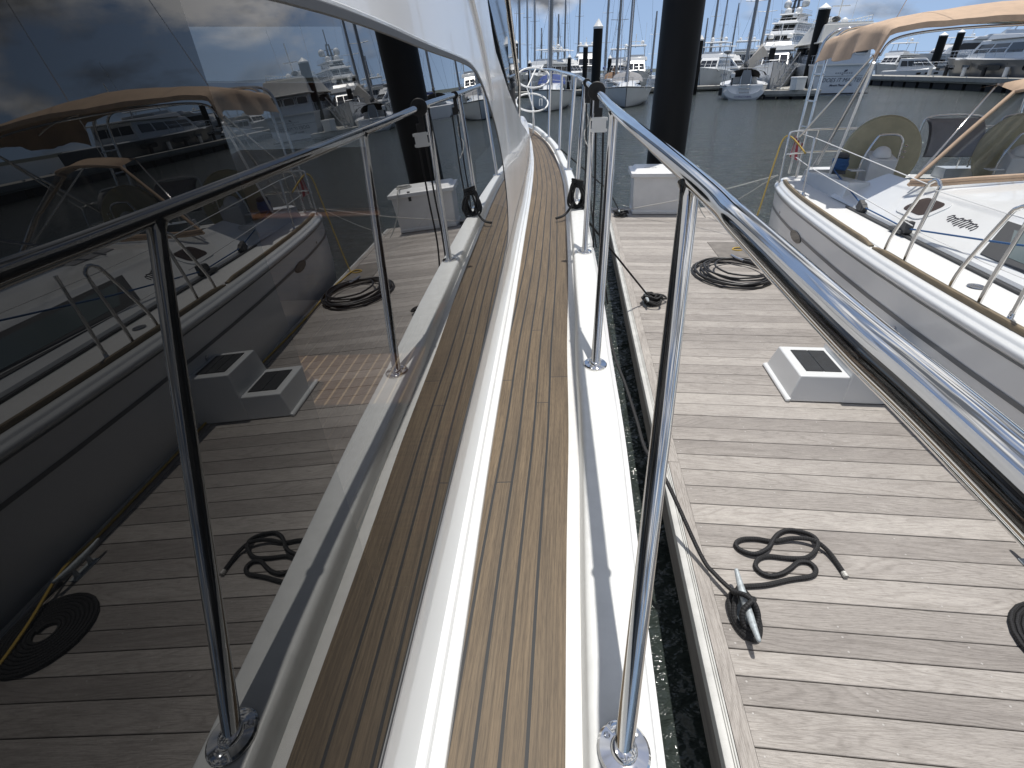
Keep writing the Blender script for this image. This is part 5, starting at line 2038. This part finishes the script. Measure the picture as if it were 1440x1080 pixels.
far_dock('pale floating dock end between the stern on sailing yacht and the trawler', (23.9, 54.4), (28.2, 52.8), 2.4, .72, nb=4)
far_dock('pale finger dock running back beside the trawler hull', (26.3, 53.2), (31.0, 66), 2.2, .72, nb=6)
far_dock('long pale dock on the right below the grey yacht', (57.0, 103), (40.5, 18.0), 3.4, 1.15, .42, nb=26)
far_dock('far pale pier behind the bow on sailing yachts', (-22, 69), (30, 79), 2.6, .6, nb=20)
bx = root('dock_box', 'small white dock box on the far floating dock in front of the trawler', 'box', at(1120, 127, 52.6), .3)
b = MB()
zq = .72 - bx.location.z
b.box((0, 0, zq + .45), (1.0, .7, .9), taper=1.06)
b.build('body', WHITEP, bx, local=True, bevel=.03)
b = MB()
b.box((0, 0, zq + .96), (1.16, .84, .14), taper=.94)
b.build('lid', WHITEP, bx, local=True, bevel=.03)
gy = root('gangway', 'pale aluminium boarding stair leaning on the white cruiser bow', 'gangway', at(1100, 126, 54.5), .6)
b = MB()
zq = .72 - gy.location.z
for s in (-.35, .35):
    b.tube([(-1.2, s, zq), (1.1, s, zq + 2.0)], .05, 6)
    b.tube([(-1.2, s, zq + .9), (1.1, s, zq + 2.9)], .035, 6)
    for f in (0, .33, .66, 1):
        b.tube([(-1.2 + 2.3 * f, s, zq + 2 * f), (-1.2 + 2.3 * f, s, zq + .9 + 2 * f)], .03, 5)
for i in range(8):
    b.box((-1.1 + .29 * i, 0, zq + .1 + .25 * i), (.24, .7, .04))
b.build('stair', ALU, gy, local=True)

# trawler with the lettered transom
TL = (32.6 + .22 * 8.2, 57.4 + .975 * 8.2)
tw = root('trawler_yacht', 'big white trawler yacht stern on with DOES IT MATTER lettered across its transom', 'motor yacht', (TL[0], TL[1], 0), az((.22, .975)))
hb, rows = hull_far(16.4, 5.6, 3.4, 2.55, 1.8, .93, flare=.1)
TRW = mat('bluish_white_hull', (.62, .66, .70), .28, coat=.4, vary=(.5, .04))
hb.build('hull', TRW, tw, local=True, smooth=50)
stripe_mb(rows, 5, .03).build('boot_stripe', HULLD, tw, local=True)
XT = -8.2
b = MB()
b.box((XT - .06, 0, 2.58), (.22, 5.35, .14))
for s in (-1, 1):
    b.grid([[(p[0], p[1] + s * .05, p[2] + dz) for p in rows[s][0]] for dz in (-.05, .09)], flip=(s < 0))
    b.grid([[(p[0], p[1] + s * dy, p[2] + .09) for p in rows[s][0]] for dy in (.05, -.12)], flip=(s < 0))
b.build('cap_rail', WHITEP, tw, local=True, smooth=30)
b = MB()
b.box((XT + .0, 0, .16), (.3, 5.1, .10))
b.build('swim_step', HULLD, tw, local=True)
F0 = lambda y, z, x=XT - .03: frame((x, y, z), (0, -1, 0), (0, 0, 1))
b = MB()
text_mb(b, 'DOES IT MATTER', .48, F0(0, 1.28), shear=.28, fit=3.5)
text_mb(b, 'Mount Pleasant, SC', .26, F0(0, .86), shear=.15, bold=.006, fit=2.0)
text_mb(b, 'O F F S H O R E', .13, F0(0, 1.86), bold=.004, fit=1.5)
b.poly([(XT - .028, .02, 1.93), (XT - .028, -.26, 2.02), (XT - .028, -.30, 2.16), (XT - .028, -.05, 2.13)], (.01, 0, 0))
b.box((XT - .02, .10, 1.74), (.02, .14, .05))
b.build('name_lettering', mat('navy_ink', (.05, .06, .10), .5), tw, local=True, smooth=0)
b = MB()
b.box((XT - .01, 0, 1.62), (.012, 5.0, .03))
b.build('transom_seam', STRIPE, tw, local=True, smooth=0)
a1 = (-7.0, 4.6, 2.35, 2.5, 4.35, 1.2, .1, .85, .95)
b = MB()
tier(b, *a1)
hs = b.build('deck_house', TRW, tw, local=True, bevel=.05)
window_band(hs, *a1, n=6, f0=.55, f1=.9)
for i in range(3):
    b = MB()
    y = -1.45 + 1.45 * i
    out = []
    for k in range(16):
        a = 2 * math.pi * k / 16
        out.append((-7.05, y + .58 * (abs(math.cos(a)) ** .5) * (1 if math.cos(a) > 0 else -1), 3.78 + .40 * (abs(math.sin(a)) ** .5) * (1 if math.sin(a) > 0 else -1)))
    b.tube(out, .05, 6, closed=True)
    b.build('window_frame', WHITEP, hs, local=True)
b = MB()
b.box((-1.4, 0, 4.42), (13.0, 5.3, .12))
b.hexa([(-7.2, -2.5, 4.48), (3.2, -2.2, 4.48), (3.2, 2.2, 4.48), (-7.2, 2.5, 4.48), (-6.6, -2.2, 5.9), (.8, -1.8, 5.9), (.8, 1.8, 5.9), (-6.6, 2.2, 5.9)])
b.build('flybridge_enclosure', BEIGEC if False else mat('cream_canvas', (.62, .61, .57), .7, vary=(1, .06)), tw, local=True, bevel=.05)
b = MB()
b.box((-3.2, 0, 5.98), (6.4, 3.9, .12))
rails(b, -6.3, -.3, 1.8, 6.02, .5, 6, 1, .03)
rws = []
for j in range(7):
    rws.append([(-5.2 + .62 * j, 1.0 + .42 * math.cos(a), 6.35 + .26 * math.sin(a)) for a in [2 * math.pi * k / 10 for k in range(10)]])
b.grid(rws, closed=True)
b.tube([(-2, 0, 6), (-2.4, 0, 9.4)], .07, 6)
b.box((-2.2, 0, 7.6), (.25, 1.6, .1))
b.ball((-1.2, -.9, 6.3), .36, 12, 1.1, -.6)
for s in (-1, 1):
    b.tube([(-.5, s * 1.7, 6), (-.9, s * 1.9, 11)], .02, 5)
b.build('top_gear', WHITEP, tw, local=True)
b = MB()
rails(b, -8.1, 7.8, 2.72, 2.62, .75, 12, .1)
b.build('guard_rail', STEELD, tw, local=True)

# bow-on cruiser left of the trawler
q_ = at(1080, 120, 60)
mc = motor_cruiser('white cruiser with dark windscreen moored bow towards us left of the trawler', (q_.x + 3.2, q_.y + 6.6), (-.42, -.9), 15, 4.8, 3.0, 2.0, sc=1.25, hard=False, domes=2)
# grey yacht and neighbours on the long right dock
gyc = motor_cruiser('long dark grey yacht with a white upper deck lying along the right dock', (51.6, 60.5), (.19, .98), 27, 6.0, 3.0, 2.5, hull=HULLGREY, sc=1.15)
for i in range(6):
    b = MB()
    b.tube([(10 - 3.6 * i, 3.05, 1.2), (10 - 3.6 * i, 3.05, 2.0)], .20, 10)
    b.build('fender', BLACKR if i % 2 else WHITEP, gyc, local=True)
for (x, dx) in ((8.6, 2.2), (-1.5, 3.4), (-8, 3.0)):
    b = MB()
    out = []
    for k in range(16):
        a = 2 * math.pi * k / 16
        out.append((x + dx * .5 * (abs(math.cos(a)) ** .4) * (1 if math.cos(a) > 0 else -1), 3.0 if x < 8 else 2.62, 1.95 + .24 * (abs(math.sin(a)) ** .4) * (1 if math.sin(a) > 0 else -1)))
    b.poly(out, (0, .06, 0))
    b.build('hull_window', GLASSD, gyc, local=True, smooth=0)
q_ = at(1287, 104, 86)
motor_cruiser('small white cabin cruiser with a grey screen cover behind the right dock', (q_.x + 2.5, q_.y + 3), (.80, -.60), 9.5, 3.2, 1.9, 1.5, fly=False)
q_ = at(1385, 90, 118)
motor_cruiser('long white flybridge yacht behind the grey yacht under the tan bimini', (q_.x, q_.y), (-.85, .53), 34, 7, 4.4, 3.4, sc=1.7, hard=True, domes=2)
q_ = at(903, 96, 92)
motor_cruiser('white flybridge cruiser behind the bow on yacht, left of the thick pile', (q_.x, q_.y + 5), (-.15, -.98), 16, 5, 2.6, 1.9, sc=1.2)
q_ = at(831, 96, 125)
motor_cruiser('dark stacked motor yacht showing behind the tall slim pile', (q_.x, q_.y + 8), (-.12, -.99), 26, 6.4, 3.6, 2.8, hull=HULLGREY, sc=1.6, domes=2)
q_ = at(1042, 96, 140)
motor_cruiser('far white yacht with twin radar domes above the stern on sailing yacht', (q_.x, q_.y), (.3, .95), 26, 7, 3.8, 3, sc=1.5, domes=2)
q_ = at(795, 98, 115)
motor_cruiser('far white motor yacht above the blue sail cover', (q_.x, q_.y), (.5, -.86), 18, 5, 2.6, 2, sc=1.2, domes=2)
q_ = at(714, 98, 95)
motor_cruiser('far white motor yacht seen through the side windscreen', (q_.x, q_.y), (.1, -.99), 15, 5, 2.6, 2, sc=1.2, domes=1)

q_ = at(985, 128, 62)
sail_yacht('white yacht with a low dark spray hood just right of the thick mooring pile', (q_.x - 1.2, q_.y + 5.5), (.30, .95), 12, 4.0, 17, HULLW, DARKC)
q_ = at(1000, 100, 96)
motor_cruiser('white cruiser with radar domes behind the stern on sailing yacht, left side', (q_.x, q_.y), (-.5, -.86), 17, 5, 2.7, 2, sc=1.2, domes=2)
q_ = at(1020, 99, 120)
motor_cruiser('far white flybridge cruiser between the masts of the stern on sailing yacht', (q_.x, q_.y), (.55, -.83), 18, 5.2, 2.8, 2.1, sc=1.25, domes=1)
q_ = at(765, 99, 100)
motor_cruiser('far white cruiser above the bow of the blue covered sailing yacht', (q_.x, q_.y), (-.7, -.7), 15, 4.8, 2.5, 1.9, sc=1.1, domes=1)
q_ = at(868, 99, 105)
motor_cruiser('far white cruiser between the tall slim pile and the white bow on yacht', (q_.x, q_.y), (-.3, -.95), 15, 4.8, 2.5, 1.9, sc=1.1, domes=1)
q_ = at(1330, 92, 150)
motor_cruiser('far white yacht above the small cabin cruiser under the tan bimini', (q_.x, q_.y), (-.9, -.4), 30, 6.4, 3.8, 3.0, sc=1.6, domes=2)
q_ = at(1255, 96, 120)
motor_cruiser('far white cruiser behind the right shoulder of the trawler yacht', (q_.x, q_.y), (-.8, -.6), 16, 5, 2.6, 2.0, sc=1.15, domes=1)
# tiered superyacht
q_ = at(1096, 92, 165)
sy = root('superyacht', 'towering white tiered superyacht with domed radar mast far behind the cruiser', 'superyacht', (q_.x, q_.y, 0), az((-.62, -.78)))
hb, rows = hull_far(52, 10.5, 6.2, 4.6, 5, .85, flare=.1)
hb.build('hull', HULLW, sy, local=True, smooth=50)
z = 4.6
for k, (x0, x1, w, h_) in enumerate(((-22, 12, 4.9, 2.7), (-18, 8, 4.5, 2.6), (-13, 4.5, 3.9, 2.5), (-8, 1.5, 3.0, 2.0))):
    a1 = (x0, x1, w, z, z + h_ - .25, 2.6, .3, .75, .95)
    b = MB()
    tier(b, *a1)
    b.hexa([(x0 - 2.5, -w * 1.06, z + h_ - .25), (x1 - 1.2, -w * .82, z + h_ - .25), (x1 - 1.2, w * .82, z + h_ - .25), (x0 - 2.5, w * 1.06, z + h_ - .25), (x0 - 2.5, -w * 1.06, z + h_), (x1 - 1.6, -w * .8, z + h_ + .1), (x1 - 1.6, w * .8, z + h_ + .1), (x0 - 2.5, w * 1.06, z + h_)])
    hs = b.build('deck_house', GEL, sy, local=True, smooth=0)
    window_band(hs, *a1, n=8, f0=.3, f1=.85)
    b = MB()
    rails(b, x0 - 2.4, x1 - 1.8, w * 1.0, z + h_, .9, 10, .8, .03)
    b.build('guard_rail', STEELD, hs, local=True)
    z += h_
b = MB()
for s in (-1, 1):
    b.hexa([(-5.5, s * .4, z), (-3.5, s * .4, z), (-3.5, s * .8, z), (-5.5, s * .8, z), (-5.3, s * .25, z + 4.4), (-4.6, s * .25, z + 4.4), (-4.6, s * .5, z + 4.4), (-5.3, s * .5, z + 4.4)])
b.box((-5, 0, z + 1.6), (.8, 4.8, .15))
b.box((-5, 0, z + 3.0), (.6, 2.6, .12))
b.tube([(-5, 0, z + 4), (-5.2, 0, z + 8)], .15, 6)
mst = b.build('radar_mast', mat('dark_mast', (.05, .05, .055), .5), sy, local=True)
for (x, y, zz, r) in ((-5, 2.2, 2.3, .95), (-5, -2.2, 2.3, .95), (-3.2, 1.3, .5, .9), (-3.2, -1.3, .5, .9), (1.5, 1.8, -.6, .6)):
    b = MB()
    b.ball((x, y, z + zz), r, 16, 1.1, -.7)
    b.build('radar_dome', WHITEP, mst, local=True, smooth=60)

# many-times repeated small sailing boats far off
far0 = None
fr_ = random.Random(21)
spots = [(733, 118), (742, 150), (752, 128), (762, 175), (783, 140), (792, 165), (812, 150), (850, 120), (868, 160), (916, 135), (968, 130), (985, 170), (996, 125), (1008, 150), (1022, 185), (1048, 165)]
for i, (px, Y) in enumerate(spots):
    q_ = at(px, 99, Y)
    d = (fr_.uniform(-.5, .5), fr_.choice([-1, 1]))
    if far0 is None:
        far0 = sail_yacht('small sailing boat with a bare mast in the crowd of masts far across the marina', (q_.x, q_.y), d, 10.5, 3.3, 14, HULLW, BLUEC, 'far sailing boats across the marina', detail=False)
        o = far0
    else:
        o = copy_tree(far0)
        o.location = (q_.x, q_.y, 0)
        o.rotation_euler = (0, 0, az(d))
    s_ = fr_.uniform(.85, 1.3)
    o.scale = (1, 1, s_)
# moored further to starboard: seen in the saloon window
sail_yacht('white sailing yacht moored beyond the long right dock, abeam of the grey yacht', (50, 24), (.2, .98), 14, 4.2, 18, HULLW, BLUEC)
sail_yacht('white sailing yacht moored beyond the long right dock, near its camera end', (58, 34), (.2, .98), 14, 4.2, 20, HULLW, GREYC)
